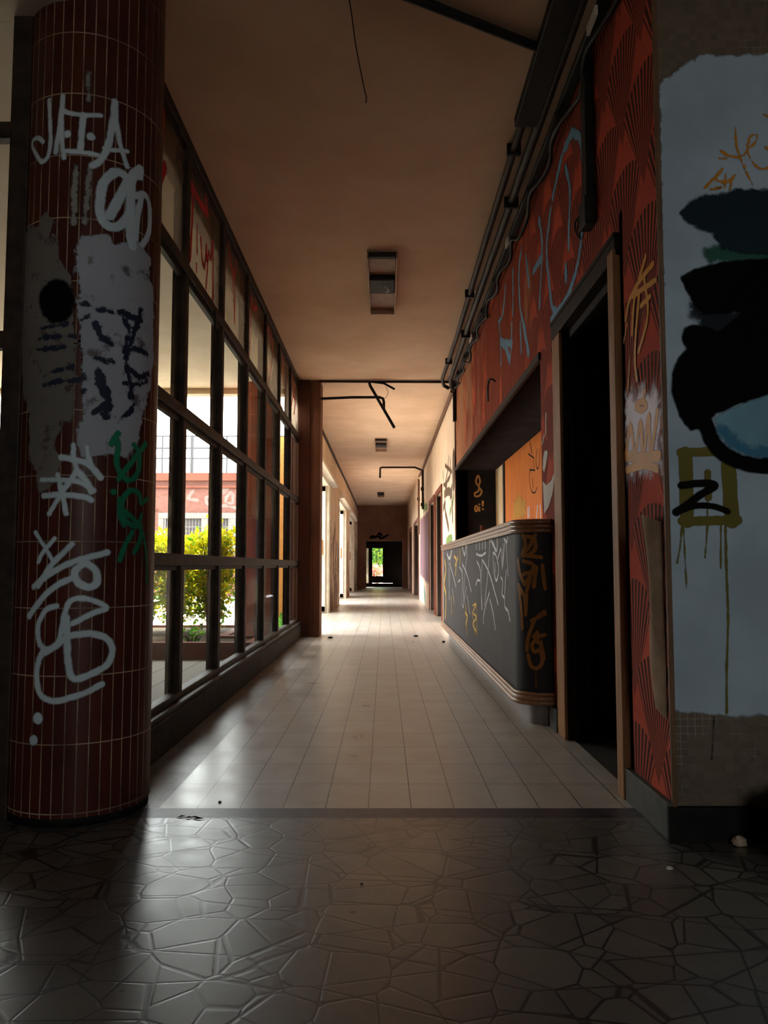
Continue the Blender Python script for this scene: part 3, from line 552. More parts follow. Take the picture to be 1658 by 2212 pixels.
M['leafD'] = leafmat('dark green leaf', (.05, .16, .03), (.12, .26, .03))
M['petal'] = leafmat('pink petal', (.75, .16, .16), (.8, .35, .3))
M['stem'] = plain('brown stem', (.07, .045, .025), (.1, .07, .04), 12, .8, .2)
M['chip'] = plain('pale plaster chip', (.6, .55, .48), None, 1, .8, .2)
M['debris'] = plain('dark litter', (.03, .025, .02), None, 1, .7, .2)
M['lampmetal'] = plain('tan lamp metal', (.38, .22, .14), (.30, .17, .10), 8, .55, .3)
P = {}
P['white'] = paint('pale spray paint', (.55, .62, .66), .5, .2)
P['dull'] = paint('dull grey spray paint', (.30, .28, .25), .6, .5)
P['wash'] = paint('dull chipped whitewash', (.17, .145, .125), .75, 1.15, 13)
P['wash2'] = paint('chipped pale whitewash', (.36, .36, .40), .7, 1.1, 12)
P['blob'] = paint('black spray', (.005, .0045, .0045), .9, .2, spec=.03)
P['facwhite'] = paint('faint white spray', (.3, .22, .20), .8, .5, strength=.5)
P['navy'] = paint('navy marker', (.022, .025, .045), .6, .8, 40)
P['green'] = paint('green spray paint', (.02, .19, .10), .5, .3)
P['wallwhite'] = paint('blue white wall paint', (.43, .51, .59), .6, .4, 25, strength=.94)
P['teal'] = paint('dark teal brush paint', (.016, .028, .036), .8, .6, 12, spec=.08)
P['smear'] = paint('green smear', (.015, .10, .06), .6, .7, 12, strength=.8)
P['slate'] = paint('slate brush paint', (.018, .022, .025), .8, .7, 10, strength=.92, spec=.06)
P['eye'] = paint('light blue paint', (.19, .36, .44), .6, .15)
P['eyeblue'] = paint('deep blue paint', (.05, .22, .36), .6, .3, strength=.7)
P['mustard'] = paint('mustard paint', (.17, .135, .02), .6, .4, 20, strength=.93)
P['orange'] = paint('orange marker', (.58, .23, .02), .5, .7, 60)
P['orange2'] = paint('orange spray', (.62, .25, .02), .5, .3)
P['brownorange'] = paint('brown orange spray', (.30, .125, .03), .5, .4)
P['fanwhite'] = paint('pale violet spray', (.70, .60, .68), .5, .35, 18)
P['chalk'] = paint('white marker', (.62, .62, .64), .5, .5, 40)
P['yellow'] = paint('yellow marker', (.72, .42, .02), .5, .3, 30)
P['blue'] = paint('dull blue spray', (.15, .31, .47), .6, .5, 14)
P['flake'] = paint('pale flaked plaster', (.62, .55, .48), .8, .2)
P['ink'] = paint('black ink', (.008, .006, .005), .8, .2, spec=.05)
P['yelglow'] = paint('yellow glow paint', (.62, .33, .03), .6, .6, 10, strength=.7)
P['red'] = paint('red spray', (.60, .03, .05), .45, .2)
P['scrib'] = paint('brown scrawl', (.10, .06, .035), .6, .5)
P['leafgreen'] = paint('leaf green scrawl', (.14, .22, .05), .6, .5)
P['purple'] = paint('streaky violet paint', (.17, .125, .19), .7, .9, 9, streak=(.22, .085, .06))
P['tealblot'] = paint('teal blot', (.05, .25, .22), .6, .5)
SKY, SUN, EXPO = 16, 36, 0.0
# ------------------------------------------------------------------ the setting
def sbox(name, m, *a, label=None, bev=0):
    return struct(MB().box(*a, bev=bev).build(name, M[m]), label)
CEIL = 3.12
f = sbox('floor', 'crazy', -5, 3.5, -5, 2.661, -.1, 0, label='lobby floor of broken grey stone paving')
sbox('floor_threshold', 'strip', -1.2, .93, 2.661, 2.765, -.1, 0, label='dark violet mosaic strip across the floor between lobby and corridor')
sbox('floor_corridor', 'tile', -.79, .93, 2.765, 9.45, -.1, 0, label='rectangular beige floor tiles of the near corridor')
sbox('floor_corridor_far', 'tile', -1.4, 1.0, 9.45, 31.5, -.1, 0, label='beige floor tiles of the far corridor, striped with window light')
sbox('floor_border', 'border', -1.12, -.79, 2.765, 9.3, -.1, 0, label='grey mosaic border along the foot of the glazing')
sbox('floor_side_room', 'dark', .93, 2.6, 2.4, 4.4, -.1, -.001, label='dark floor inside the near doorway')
sbox('ceiling', 'ceil', -1.25, 1.6, 2.45, 31.3, CEIL, CEIL + .12, label='stained tan corridor ceiling')
sbox('ceiling_lobby', 'lobby', -5, 3.5, -5, 2.45, CEIL, CEIL + .12, label='lobby ceiling')
# glazing kerb, the wall above the canopy
sbox('wall_kerb', 'kerb', -1.13, -.985, 2.9, 9.32, 0, .165, label='low dark kerb under the corridor glazing', bev=.012)
# right red wall with door and bar openings
w = MB()
w.box(.9, 1.04, 2.4495, 2.93, 0, CEIL); w.box(.9, 1.04, 2.93, 3.83, 2.06, CEIL); w.box(.9, 1.04, 3.83, 4.36, 0, CEIL)
w.box(.9, 1.04, 4.36, 9.5, 0, 1.0); w.box(.9, 1.04, 4.36, 9.5, 2.05, CEIL); w.box(.9, 1.04, 9.5, 9.62, 0, CEIL)
wr = struct(w.build('wall_right', M['red']), 'red painted corridor wall with fan wallpaper and blue graffiti')
film('graffiti', 'blue', P['blue'], wr, .014, .018, label='dull blue spray graffiti')
film('paint_patch', 'fanwhite', P['fanwhite'], wr, .012, .10, label='pale violet sprayed patch')
film('graffiti', 'fantag', P['orange2'], wr, .004, .006, .0012, label='orange spray tag')
film('flaked_patch', 'flake', P['flake'], wr, .007, .009, label='pale patch where paint has flaked')
# torn wallpaper curl near the corner
tw = MB()
n = 14
for i in range(n + 1):
    z = .36 + i * .045
    for k in range(7):
        t = k / 6
        y = 2.475 + .11 * t * (.75 + .25 * math.sin(i * .5)); x = .897 - .045 * math.sin(t * 2.6) * (.35 + .65 * i / n)
        tw.v.append((x, y, z + .03 * math.sin(t * 2)))
for i in range(n):
    for k in range(6):
        a = i * 7 + k; tw.f.append((a, a + 1, a + 8, a + 7)); tw.sm.append(True)
tw.build('torn_wallpaper', plain('paper back', (.36, .24, .16), (.24, .15, .09), 9, .8, .1), wr, 'brown torn wallpaper curling off the wall')
# bar recess behind the red wall
jb = sbox('wall_bar_end', 'matte', .9, 1.5, 9.5, 9.6, 0, CEIL, label='black end of the serving hatch with scrawled writing')
film('graffiti', 'oi', P['brownorange'], jb, .005, .006, label='brown painted figure and lettering')
sbox('wall_bar_near', 'dark', 1.04, 1.5, 4.26, 4.36, 0, CEIL)
sbox('ceiling_bar', 'matte', .905, 1.5, 4.36, 9.5, 2.035, 2.16, label='dark wooden soffit over the serving hatch')
bb = MB().box(1.38, 1.5, 4.36, 8.75, 0, 2.3).build('wall_bar', M['orange']); struct(bb, 'orange painted back wall of the serving hatch')
film('graffiti', 'barscript', P['ink'], bb, .005, .005, label='thin black scrawl')
film('graffiti', 'barwhite', P['chalk'], bb, .006, .008, label='white brush marks')
film('paint_patch', 'barglow', P['yelglow'], bb, .015, .08, label='yellow glow painted on the orange boards')  # soft yellow film paints a glow onto the boards
sbox('wall_bar_cream', 'cream', 1.385, 1.5, 8.75, 9.5, 0, 2.3, label='cream and yellow strip of the hatch back wall')
t = MB().box(1.362, 1.38, 8.72, 8.79, 1.0, 2.05).build('trim_1', M['black']); struct(t, 'dark upright batten between cream and orange boards')
# dark room behind the near door
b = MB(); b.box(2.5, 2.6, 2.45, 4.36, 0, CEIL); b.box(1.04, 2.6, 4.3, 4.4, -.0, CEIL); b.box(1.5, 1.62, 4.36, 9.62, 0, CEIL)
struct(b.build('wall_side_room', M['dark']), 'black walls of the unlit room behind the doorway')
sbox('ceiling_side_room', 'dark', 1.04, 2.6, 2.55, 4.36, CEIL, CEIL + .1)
# wall facing the lobby
wf = MB().box(.9006, 3.5, 2.449, 2.57, 0, CEIL).build('wall_front', M['wallF']); struct(wf, 'brown mosaic lobby wall covered with blue white paint and dark graffiti')
film('whitewash', 'white', P['wallwhite'], wf, .012, .014, 0, 'blue white painted field')
film('brushwork', 'slate', P['slate'], wf, .012, .05, .0006, 'slate brush paint')
film('brushwork', 'smear', P['smear'], wf, .012, .03, .0010, 'green smear')
film('brushwork', 'teal', P['teal'], wf, .008, .018, .0014, 'dark teal brush stroke')
film('graffiti', 'eye', P['eye'], wf, .009, .012, .0014, 'light blue painted half disc')
film('graffiti', 'eyeblue', P['eyeblue'], wf, .008, .03, .0018, 'deep blue edge of the half disc')
film('graffiti', 'mustard', P['mustard'], wf, .003, .004, .0014, 'mustard painted rectangle with drips')
film('graffiti', 'script', P['orange'], wf, .003, .004, .0014, 'orange marker scrawl')
film('graffiti', 'black', P['blob'], wf, .007, .012, .0022, 'thick black painted swoosh')
film('graffiti', 'zed', P['ink'], wf, .003, .005, .0028, 'black letter Z')
struct(MB().box(.894, .910, 2.436, 2.452, .1, CEIL, bev=.004).build('trim_2', M['trim']), 'thin brown corner strip where the red wall meets the mosaic wall')
struct(MB().box(.878, .9, 2.44, 2.86, 0, .115, bev=.003).build('baseboard_right', M['skirt']), 'green grey stone baseboard under the fan wallpaper')
struct(MB().box(.878, .9, 3.98, 4.14, 0, .115, bev=.003).build('baseboard_hatch', M['skirt']), 'short stone baseboard between door frame and counter')
struct(MB().box(.878, 3.5, 2.428, 2.45, 0, .105, bev=.003).build('baseboard_front', M['skirtb']), 'black stone baseboard under the mosaic wall')
# lobby shell
lb = MB(); lb.box(3.4, 3.5, -5, 2.45, 0, CEIL)
struct(lb.build('wall_lobby_right', M['lobby']), 'lobby side wall')
lb = MB(); lb.box(-5.1, -5, -5, 2.7, 0, CEIL)
struct(lb.build('wall_lobby_left', M['lobby']), 'lobby far side wall')
OP = (.3, 2.2, 1.25, 2.75)
lb = MB(); lb.box(-5, OP[0], -5.1, -5, 0, CEIL); lb.box(OP[1], 3.5, -5.1, -5, 0, CEIL); lb.box(OP[0], OP[1], -5.1, -5, 0, OP[2]); lb.box(OP[0], OP[1], -5.1, -5, OP[3], CEIL)
struct(lb.build('wall_lobby_back', M['lobby']), 'back wall of the lobby with a high window')
bw = sempty('window_7', 'high window in the back wall of the lobby', 'window')
fr = MB(); fr.box(OP[0], OP[1], -5.08, -5.02, OP[2], OP[2]+.05); fr.box(OP[0], OP[1], -5.08, -5.02, OP[3]-.05, OP[3])
for x in (OP[0], (OP[0]+OP[1])/2-.025, OP[1]-.05): fr.box(x, x+.05, -5.08, -5.02, OP[2], OP[3])
fr.build('window_frame', M['frame'], bw); MB().box(OP[0], OP[1], -5.052, -5.048, OP[2], OP[3]).build('pane', M['pane'], bw)
# wall above the lobby window and outer wall above the canopy
sbox('wall_upper_left', 'dark', -5, -1.3, 2.6, 2.75, 2.95, CEIL)
# pilaster, far walls
pl = MB().box(-1.12, -.79, 9.3, 9.62, 0, CEIL).box(-.86, -.775, 9.285, 9.63, 0, CEIL, bev=.01).build('wall_pilaster', M['pil']); struct(pl, 'brown peeling pilaster at the end of the glazing')
OPEN = [(9.62, 14.0), (17.0, 20.2), (22.0, 25.4)]
w = MB(); ys = [9.62] + [v for o in OPEN for v in o] + [29.1]
w.box(-1.25, -1.0, 9.62, 29.1, 2.36, CEIL)
for y0, y1 in ((14.0, 17.0), (20.2, 22.0), (25.4, 29.1)): w.box(-1.25, -1.0, y0, y1, 0, 2.36)
struct(w.build('wall_left', M['farwall']), 'cream peeling left wall of the far corridor')
# far right wall with door openings
DOORS = [(11.75, 13.05), (13.5, 14.9), (19.6, 22.6), (24.6, 26.6)]
w = MB(); w.box(.89, 1.3, 9.62, 29.1, 2.04, CEIL); yy = 9.62
for y0, y1 in DOORS: w.box(.89, 1.3, yy, y0, 0, 2.04); w.box(1.25, 1.3, y0, y1, 0, 2.04); yy = y1
w.box(.89, 1.3, yy, 29.1, 0, 2.04)
wrf = struct(w.build('wall_right_far', M['farR']), 'cream right wall of the far corridor with scrawls')
film('graffiti', 'scrib', P['scrib'], wrf, .016, .02, label='brown scrawl')
film('graffiti', 'scribgreen', P['leafgreen'], wrf, .016, .02, .0008, label='leaf green scrawl')
film('paint_patch', 'purple', P['purple'], wrf, .025, .06, label='streaky violet paint')
film('graffiti', 'greenblot', P['leafgreen'], wrf, .02, .05, .0008, label='green blot')
film('graffiti', 'tealblot', P['tealblot'], wrf, .02, .06, .0008, label='teal blot')
# end wall and the dark vestibule beyond
w = MB(); w.box(-1.25, -.68, 29, 29.2, 0, CEIL); w.box(.69, 1.3, 29, 29.2, 0, CEIL); w.box(-.68, .69, 29, 29.2, 1.78, CEIL)
we = struct(w.build('wall_end', M['end']), 'dark end wall above the far doorway with a black tag')
film('graffiti', 'endtag', P['ink'], we, .015, .02, label='black spray tag')
w = MB(); w.box(-1.3, -1.2, 29.2, 31.2, 0, CEIL); w.box(1.2, 1.3, 29.2, 31.2, 0, CEIL)
struct(w.build('wall_vestibule', M['matte']), 'dark side walls of the vestibule past the end wall')

struct(MB().box(-1.045, -.9, 9.272, 9.31, 0, CEIL, bev=.006).build('shade_strip', M['shadewood']), 'dark red brown strip added as shade on the left half of the pilaster face')  # darker strip puts the shading of the pilaster face into colour
# glazing ------------------------------------------------------------
POSTS = [3.045 + .9 * k for k in range(8)]
TR = [(.165, .215), (.85, .91), (1.61, 1.67), (2.37, 2.43), (3.06, 3.12)]
w1 = sempty('window_1', 'tall dark steel framed glazing along the left of the corridor', 'window')
for y in POSTS:
    MB().box(-1.088, -1.03, y - .035, y + .035, .165, CEIL, bev=.006).box(-1.105, -1.085, y - .022, y + .022, .165, CEIL).build('mullion', M['frame'], w1)
for i, (a, b) in enumerate(TR):
    mb = MB().box(-1.084, -1.022 if 0 < i < 4 else -1.028, 2.96, 9.31, a, b, bev=.006)
    if i: mb.box(-1.07, -1.045, 2.96, 9.31, a - .022, a + .004)
    o = mb.build('transom' if 0 < i < 4 else 'rail', M['frame'], w1)
struct(MB().box(-1.06, -.99, 2.96, 9.31, .163, .185, bev=.005).build('sill', M['frame'], w1))
gkeys = ['pane0', 'pane1', 'pane2', 'pane3', 'pane4', 'pane5', 'pane6']
for k in range(7):
    y0, y1 = POSTS[k] + .03, POSTS[k + 1] - .03
    for i in range(4):
        pn = MB().box(-1.058, -1.053, y0, y1, TR[i][1] - .006, TR[i + 1][0] + .006).build('pane', M['dusty' if i == 3 else 'pane'], w1, 'dusty pane with red scrawl' if i == 3 else None)
        if i == 3:
            SURF['glass'] = surf_x(-1.0515)
            film('graffiti', gkeys[k], P['red'], pn, .006, .006, label='red spray scrawl')
# the window at the far left, facing the lobby
w2 = sempty('window_2', 'dark framed window left of the tiled column', 'window')
for x in (-1.295, -2.25, -3.15, -4.05, -4.95):
    MB().box(x - .035, x + .035, 2.63, 2.69, 0, CEIL, bev=.006).build('mullion', M['frame'], w2)
for a, b in TR:
    MB().box(-4.98, -1.27, 2.632, 2.686, a, b, bev=.006).build('transom', M['frame'], w2)
for k in range(4):
    x1 = (-1.295, -2.25, -3.15, -4.05, -4.95)[k] - .03; x0 = (-1.295, -2.25, -3.15, -4.05, -4.95)[k + 1] + .03
    for i in range(4):
        MB().box(x0, x1, 2.657, 2.662, TR[i][1] - .006, TR[i + 1][0] + .006).build('pane', M['pane'], w2)
struct(MB().box(-4.98, -1.3, 2.6, 2.72, 0, .165).build('wall_kerb_lobby', M['kerb']), 'dark kerb under the lobby window')
# narrow steel panel that closes the gap between column and lobby window
struct(MB().box(-1.30, -1.24, 2.70, 2.76, 0, CEIL).build('trim_3', M['frame']), 'dark steel strip beside the tiled column')

# ------------------------------------------------------------------ the tiled column
c = thing('column', (-1.08, 2.79, 0), 'round column clad in maroon tiles, covered with pale graffiti, at the glazing corner', 'column')
MB().lathe(-1.08, 2.79, [(.238, .03), (.238, CEIL)], 96).build('tile_cladding', M['coltile'], c)
MB().lathe(-1.08, 2.79, [(0, .001), (.234, .001), (.234, .05), (.2, .05)], 64).build('base', M['skirtb'], c, 'blackened foot of the column')
film('paint_patch', 'wash', P['wash'], c, .008, .012, 0, 'dull chipped whitewash')
film('paint_patch', 'wash2', P['wash2'], c, .008, .012, 0, 'pale chipped whitewash')
film('graffiti', 'drip', P['dull'], c, .005, .012, .0006, 'dull grey drips')
film('graffiti', 'mia', P['white'], c, .004, .009, .0008, 'pale lettering M.I.A')
film('graffiti', 'oa', P['white'], c, .004, .009, .0010, 'pale crossed ring tag')
film('graffiti', 'navy', P['navy'], c, .004, .009, .0008, 'navy marker strokes')
film('graffiti', 'blob', P['blob'], c, .006, .02, .0012, 'black sprayed blot')
film('graffiti', 'star', P['white'], c, .004, .009, .0010, 'pale star shaped tag')
film('graffiti', 'green', P['green'], c, .004, .008, .0014, 'green looping tag')
film('graffiti', 'loops', P['white'], c, .004, .009, .0008, 'pale looping tag')

# ------------------------------------------------------------------ doors on the right
d = sempty('door_1', 'black doorway with brown frame in the red wall', 'door')
MB().box(.872, .96, 2.86, 2.935, 0, 2.06, bev=.004).build('door_jamb', M['doorwood'], d)
MB().box(.884, .9, 3.82, 3.98, 0, 2.06, bev=.004).build('door_casing', M['doorwood'], d, 'brown door casing')
MB().box(.9, 1.04, 3.81, 3.9, 0, 2.06, bev=.004).box(.93, .95, 3.785, 3.81, 0, 2.02).box(.985, 1.0, 3.77, 3.81, 0, 2.02).build('door_jamb', M['darkwood'], d)
MB().box(.88, 1.04, 2.86, 3.98, 2.03, 2.12, bev=.004).box(.874, .9, 2.86, 3.98, 2.105, 2.125, bev=.003).box(.93, .95, 2.93, 3.8, 1.99, 2.03).build('door_head', M['darkwood'], d)
MB().box(.90, .93, 2.82, 2.862, 0, 2.2, bev=.004).build('door_casing', M['darkwood'], d)
MB().box(1.06, 2.0, 3.84, 3.88, .01, 2.02, bev=.003).build('door_leaf', M['darkwood'], d)
LB = ['nearest red brown door frame on the far right wall', 'second red brown door frame on the far right wall', 'red door frame beyond the violet paint', 'farthest red door frame beside the end wall']
for i, (y0, y1) in enumerate(DOORS):
    d = sempty('door_%d' % (i + 2), LB[i], 'door')
    m = M['redwood']
    MB().box(.87, .90, y0 - .07, y0, 0, 2.02, bev=.004).build('door_jamb', m, d)
    MB().box(.87, .90, y1, y1 + .07, 0, 2.02, bev=.004).build('door_jamb', m, d)
    MB().box(.90, 1.24, y1 - .02, y1 - .001, 0, 2.02).box(.90, 1.24, y0 + .001, y0 + .02, 0, 2.02).build('door_lining', M['darkwood'], d)
    MB().box(.87, .90, y0 - .07, y1 + .07, 2.02, 2.1, bev=.004).build('door_head', m, d)
    lf = MB().box(1.19, 1.23, y0 + .02, y1 - .02, .01, 2.02).box(1.18, 1.191, y0 + .12, y1 - .12, 1.15, 1.85).box(1.18, 1.191, y0 + .12, y1 - .12, .2, 1.0).build('door_leaf', M['darkwood'] if i < 2 else m, d)
    MB().tube([(1.195, y0 + .1, 1.02), (1.15, y0 + .1, 1.02), (1.15, y0 + .2, 1.02)], .009, 8).build('door_handle', M['black'], lf)

# ------------------------------------------------------------------ French doors on the left
LBW = ['nearest white glazed doors on the left of the far corridor', 'second white glazed doors on the left', 'farthest white glazed doors on the left']
for i, (y0, y1) in enumerate(OPEN):
    d = sempty('door_%d' % (i + 6), LBW[i], 'door')
    W = M['white']
    MB().box(-1.22, -1.0, y1 - .05, y1 + .015, 0, 2.36, bev=.004).box(-1.02, -.985, y1 - .02, y1 + .06, 0, 2.36, bev=.004).build('door_jamb', W, d)
    if i: MB().box(-1.22, -.985, y0 - .06, y0 + .05, 0, 2.36, bev=.004).build('door_jamb', W, d)
    MB().box(-1.22, -1.0, y0, y1, 2.30, 2.36, bev=.004).build('door_head', W, d)
    # the leaf at the far jamb stands open to the outside
    xa, xb, yl = -1.06, -1.52, y1 - .10
    lf = MB().box(xb, xa, yl, yl + .045, 0.02, .12).box(xb, xa, yl, yl + .045, 2.2, 2.29)
    for a, b2 in ((xb, xb + .09), (xa - .09, xa)): lf.box(a, b2, yl, yl + .045, .02, 2.29, bev=.003)
    for z in (.50, 1.05, 1.62): lf.box(xb, xa, yl + .005, yl + .04, z, z + .055)
    lf = lf.build('door_leaf', W, d)
    MB().box(xb + .08, xa - .08, yl + .015, yl + .03, .1, .5).build('kick_panel', M['doorwood'], lf, 'brown lower panel')
    MB().box(xb + .08, xa - .08, yl + .02, yl + .024, .55, 2.2).build('pane', M['pane'], lf)
    MB().box(xa - .075, xa - .04, yl - .012, yl, 1.05, 1.32, bev=.003).build('lock_plate', M['doorwood'], lf, 'brown lock plate')
    ym = (y0 + y1) / 2
    fx = MB().box(-1.2, -1.15, ym - .05, ym + .05, 0, 2.3, bev=.004).build('mullion', W, d)
    st = MB()
    for z in (.03, .5, 1.05, 1.62, 2.24): st.box(-1.19, -1.16, ym + .05, y1 - .12, z, z + .05)
    st.build('door_rails', W, d)
    MB().box(-1.178, -1.174, ym + .05, y1 - .12, .08, 2.24).build('pane', M['pane'], d)
    hd = MB()
    hd.add([(-.999, y0 + .3, 2.365), (-.999, y0 + .3, 2.55), (-.95, y0 + .3, 2.53), (-.90, y0 + .3, 2.38), (-.999, y1 + 1.0, 2.365), (-.999, y1 + 1.0, 2.55), (-.95, y1 + 1.0, 2.53), (-.90, y1 + 1.0, 2.38)],
           [(0, 1, 2, 3), (7, 6, 5, 4), (0, 4, 5, 1), (1, 5, 6, 2), (2, 6, 7, 3), (3, 7, 4, 0)])
    h = hd.build('pelmet_box', W, None)
    tag(h, ['white boxed hood over the nearest glazed doors, left wall', 'white boxed hood over the second glazed doors, left wall', 'white boxed hood over the farthest glazed doors, left wall'][i], 'hood', 'white hoods over the left doors')

# end door with its lit pane
d = sempty('door_9', 'dark door at the very end with a glazed opening onto greenery', 'door')
w = MB()
Y0, Y1 = 31.0, 31.06
for a in ((-1.2, -.71, 0, CEIL), (-.62, -.47, 0, CEIL), (-.05, 1.2, .17, CEIL), (.35, 1.2, 0, .17), (-.05, .35, .152, .171), (-.71, -.62, 0, .15), (-.71, -.62, 1.56, CEIL), (-.47, -.05, 0, .142), (-.47, -.05, .162, .43), (-.47, -.05, 1.56, CEIL), (-.05, .35, 0, .145)):
    w.box(a[0], a[1], Y0, Y1, a[2], a[3])
w.build('door_leaf', M['matte'], d)
MB().box(-.47, -.05, 31.02, 31.03, .43, 1.56).build('pane', M['pane'], d)
MB().box(-.71, -.62, 31.02, 31.03, .15, 1.56).build('pane', M['milky'], d)  # translucent strip standing in for the bright edge of an open door
# ------------------------------------------------------------------ the bar counter
c = thing('bar_counter', (.85, 6.8, 0), 'charcoal bar counter with wooden rails and scrawled tags under the hatch', 'counter')
def outline(off, y_far=9.40, n=12):
    r = .13 + off
    pts = [(.72 - off, y_far)] + [(.85 + r*math.cos(R(180+90*i/n)), 4.25 + r*math.sin(R(180+90*i/n))) for i in range(n + 1)] + [(.899, 4.12 - off)]
    return pts
def slab(off, z0, z1, back=.899):
    return MB().prism(outline(off) + [(back, 9.40)], z0, z1)
fp = slab(0, .13, 1.05).build('front_panel', M['counter'], c)
film('graffiti', 'cwhite', P['chalk'], c, .004, .004, .0, 'white marker tags')
cyl = G['cyellow'][1]
for k, (i0, i1) in enumerate(((0, 1), (1, 4), (4, 5), (5, 7), (7, 10))):
    G['cy%d' % k] = ('counter', cyl[i0:i1], [])
    film('graffiti', 'cy%d' % k, P['yellow'], c, .005, .005, .0004, 'yellow marker tag')
film('graffiti', 'corange', P['brownorange'], c, .0035, .004, .0004, 'brown orange spray tag')
MB().prism(outline(-.07) + [(.899, 9.40)], 0, .13).build('plinth', M['plinth'], c, 'grey violet plinth')
MB().prism(outline(.012) + [(1.12, 4.40), (1.12, 9.40)], 1.05, 1.075).build('countertop', M['rail'], c)
mb = MB()
for off, z in ((.012, 1.062), (.016, 1.086), (.010, 1.04)):
    mb.tube([(p[0], p[1], z) for p in outline(off, n=16)], .014, 8)
mb.build('top_rail', M['rail'], c, 'moulded varnished top rail')
mb = MB()
for off, z, r in ((.012, .15, .016), (.018, .128, .014), (.010, .172, .010)):
    mb.tube([(p[0], p[1], z) for p in outline(off, n=16)], r, 8)
mb.build('base_moulding', M['mould'], c, 'worn wooden moulding')
# dark fascia board hung above the hatch
o = MB().box(.885, .91, 4.34, 9.52, 2.03, 2.075, bev=.004).build('hatch_lintel', M['darkwood'])
tag(o, 'dark wooden lintel strip along the top of the serving hatch', 'lintel')
o = MB().tube([(.95, 7.45, 1.075), (.945, 7.45, 1.24)], .012, 8).build('wooden_peg', M['doorwood'])
tag(o, 'short wooden stick standing on the bar counter', 'stick')

# ------------------------------------------------------------------ ceiling lights
def lamp(x, y, s, label, full):
    t = thing('ceiling_light', (x, y, CEIL), label, 'ceiling light', 'ceiling lights along the corridor')
    L, Wd = 1.25 * s, .21 * s
    tr = MB().box(x - Wd/2, x + Wd/2, y - L/2, y + L/2, CEIL - .012, CEIL - .001)
    tr.build('tray', M['lampmetal'], t)
    MB().box(x - Wd/2 - .006, x - Wd/2 + .004, y - L/2, y + L/2, CEIL - .06, CEIL - .001).build('side_rail', M['lampmetal'], t)
    MB().box(x + Wd/2 - .004, x + Wd/2 + .006, y - L/2, y + L/2, CEIL - .06, CEIL - .001).build('side_rail', M['lampmetal'], t)
    MB().box(x - Wd/2 + .004, x + Wd/2 - .004, y - L/2, y - L/2 + .05, CEIL - .05, CEIL - .012, bev=.006).build('end_socket', M['black'], t)
    MB().box(x - Wd/2 + .004, x + Wd/2 - .004, y + L/2 - .015, y + L/2, CEIL - .06, CEIL - .012).build('end_plate', M['lampmetal'], t)
    MB().box(x - Wd/2 + .004, x + Wd/2 - .004, y - .19, y + .12, CEIL - .058, CEIL - .012, bev=.012).box(x - .01, x + .05, y - .1, y - .09, CEIL - .06, CEIL - .055).build('ballast_box', M['black'], t)
    if full:
        MB().tube(spline([(x + .02, y - .12, CEIL - .08), (x + .05, y - .08, CEIL - .1), (x + .04, y - .02, CEIL - .09), (x + .03, y + .02, CEIL - .08)]), .004, 6).build('loose_wire', M['chip'], t)
lamp(-.013, 6.02, 1.0, 'long ceiling light without tubes, dark block in its middle, nearest in the corridor', True)
lamp(-.055, 14.2, 1.0, 'second ceiling light without tubes, in the bright part of the far corridor', False)
lamp(-.10, 24.2, 1.0, 'farthest small ceiling light before the dark end wall', False)

# ------------------------------------------------------------------ conduits, cables and trunking
def pipe(name, pts, r, m, label, cat='pipe', group=None, n=8, clips=(), smoothn=0):
    p = spline(pts, smoothn) if smoothn else pts
    o = MB().tube(p, r, n).build(name, M[m]); tag(o, label, cat, group)
    for q in clips:
        MB().box(q[0]-r*1.7, q[0]+r*1.7, q[1]-.012, q[1]+.012, q[2]-r*1.5, q[2]+r*1.7, bev=.003).build('pipe_clip', M['black'], o)
    return o
zc = CEIL - .03
pipe('conduit', [(.70, 2.5, zc), (.70, 5.3, zc - .005), (.715, 7.4, zc), (.70, 9.1, zc), (.735, 9.32, zc - .03), (.80, 9.34, zc - .06)], .022, 'conduit', 'dark conduit on the ceiling, outermost of the run beside the red wall', 'conduit', 'ceiling conduits by the red wall', clips=[(.70, 4.0, zc), (.705, 6.2, zc), (.71, 8.3, zc)])
pipe('conduit', [(.785, 2.5, zc), (.785, 6.0, zc), (.80, 9.1, zc), (.83, 9.34, zc - .05), (.87, 9.40, zc - .06)], .026, 'conduit', 'thicker dark conduit on the ceiling, middle of the run beside the red wall', 'conduit', 'ceiling conduits by the red wall', clips=[(.785, 4.6, zc), (.79, 7.3, zc)])
o = MB().box(.66, .775, 2.46, 3.75, CEIL - .055, CEIL - .002, bev=.006).build('cable_duct', M['black']); tag(o, 'wide black cable duct on the ceiling above the near doorway', 'duct')
o = MB().box(.845, .897, 2.46, 9.45, CEIL - .05, CEIL - .022, bev=.008).build('cable_tray', M['black']); tag(o, 'broken black cable tray along the top edge of the red wall', 'cable tray')
rng = random.Random(3)
for k in range(9):
    y = 2.9 + k * .72
    MB().box(.835, .848, y, y + .1 + .12 * rng.random(), CEIL - .09, CEIL - .06 + .02 * rng.random(), bev=.002).build('bracket', M['chip' if k % 3 == 0 else 'conduit'], o)
pts = []
for k in range(40):
    y = 2.6 + k * .17
    pts.append((.868 + .02 * math.sin(k * 1.7), y, CEIL - .105 - .02 * abs(math.sin(k * .9)) - (.05 if k % 9 == 4 else 0)))
pipe('cable_bundle', pts, .011, 'black', 'sagging black cables under the tray along the red wall', 'cables', smoothn=3, n=6)
o = MB().box(.858, .9, 9.42, 9.49, 2.64, CEIL - .03, bev=.004).build('trunking', M['black']); tag(o, 'short black trunking hanging at the far end of the red wall', 'trunking')
o = MB().box(.862, .9, 3.17, 3.245, 2.33, CEIL - .07, bev=.004).build('trunking', M['black']); tag(o, 'long black trunking coming down the red wall by the doorway', 'trunking')
MB().box(.85, .9, 3.155, 3.26, 2.3, 2.42, bev=.006).build('junction_box', M['black'], o)
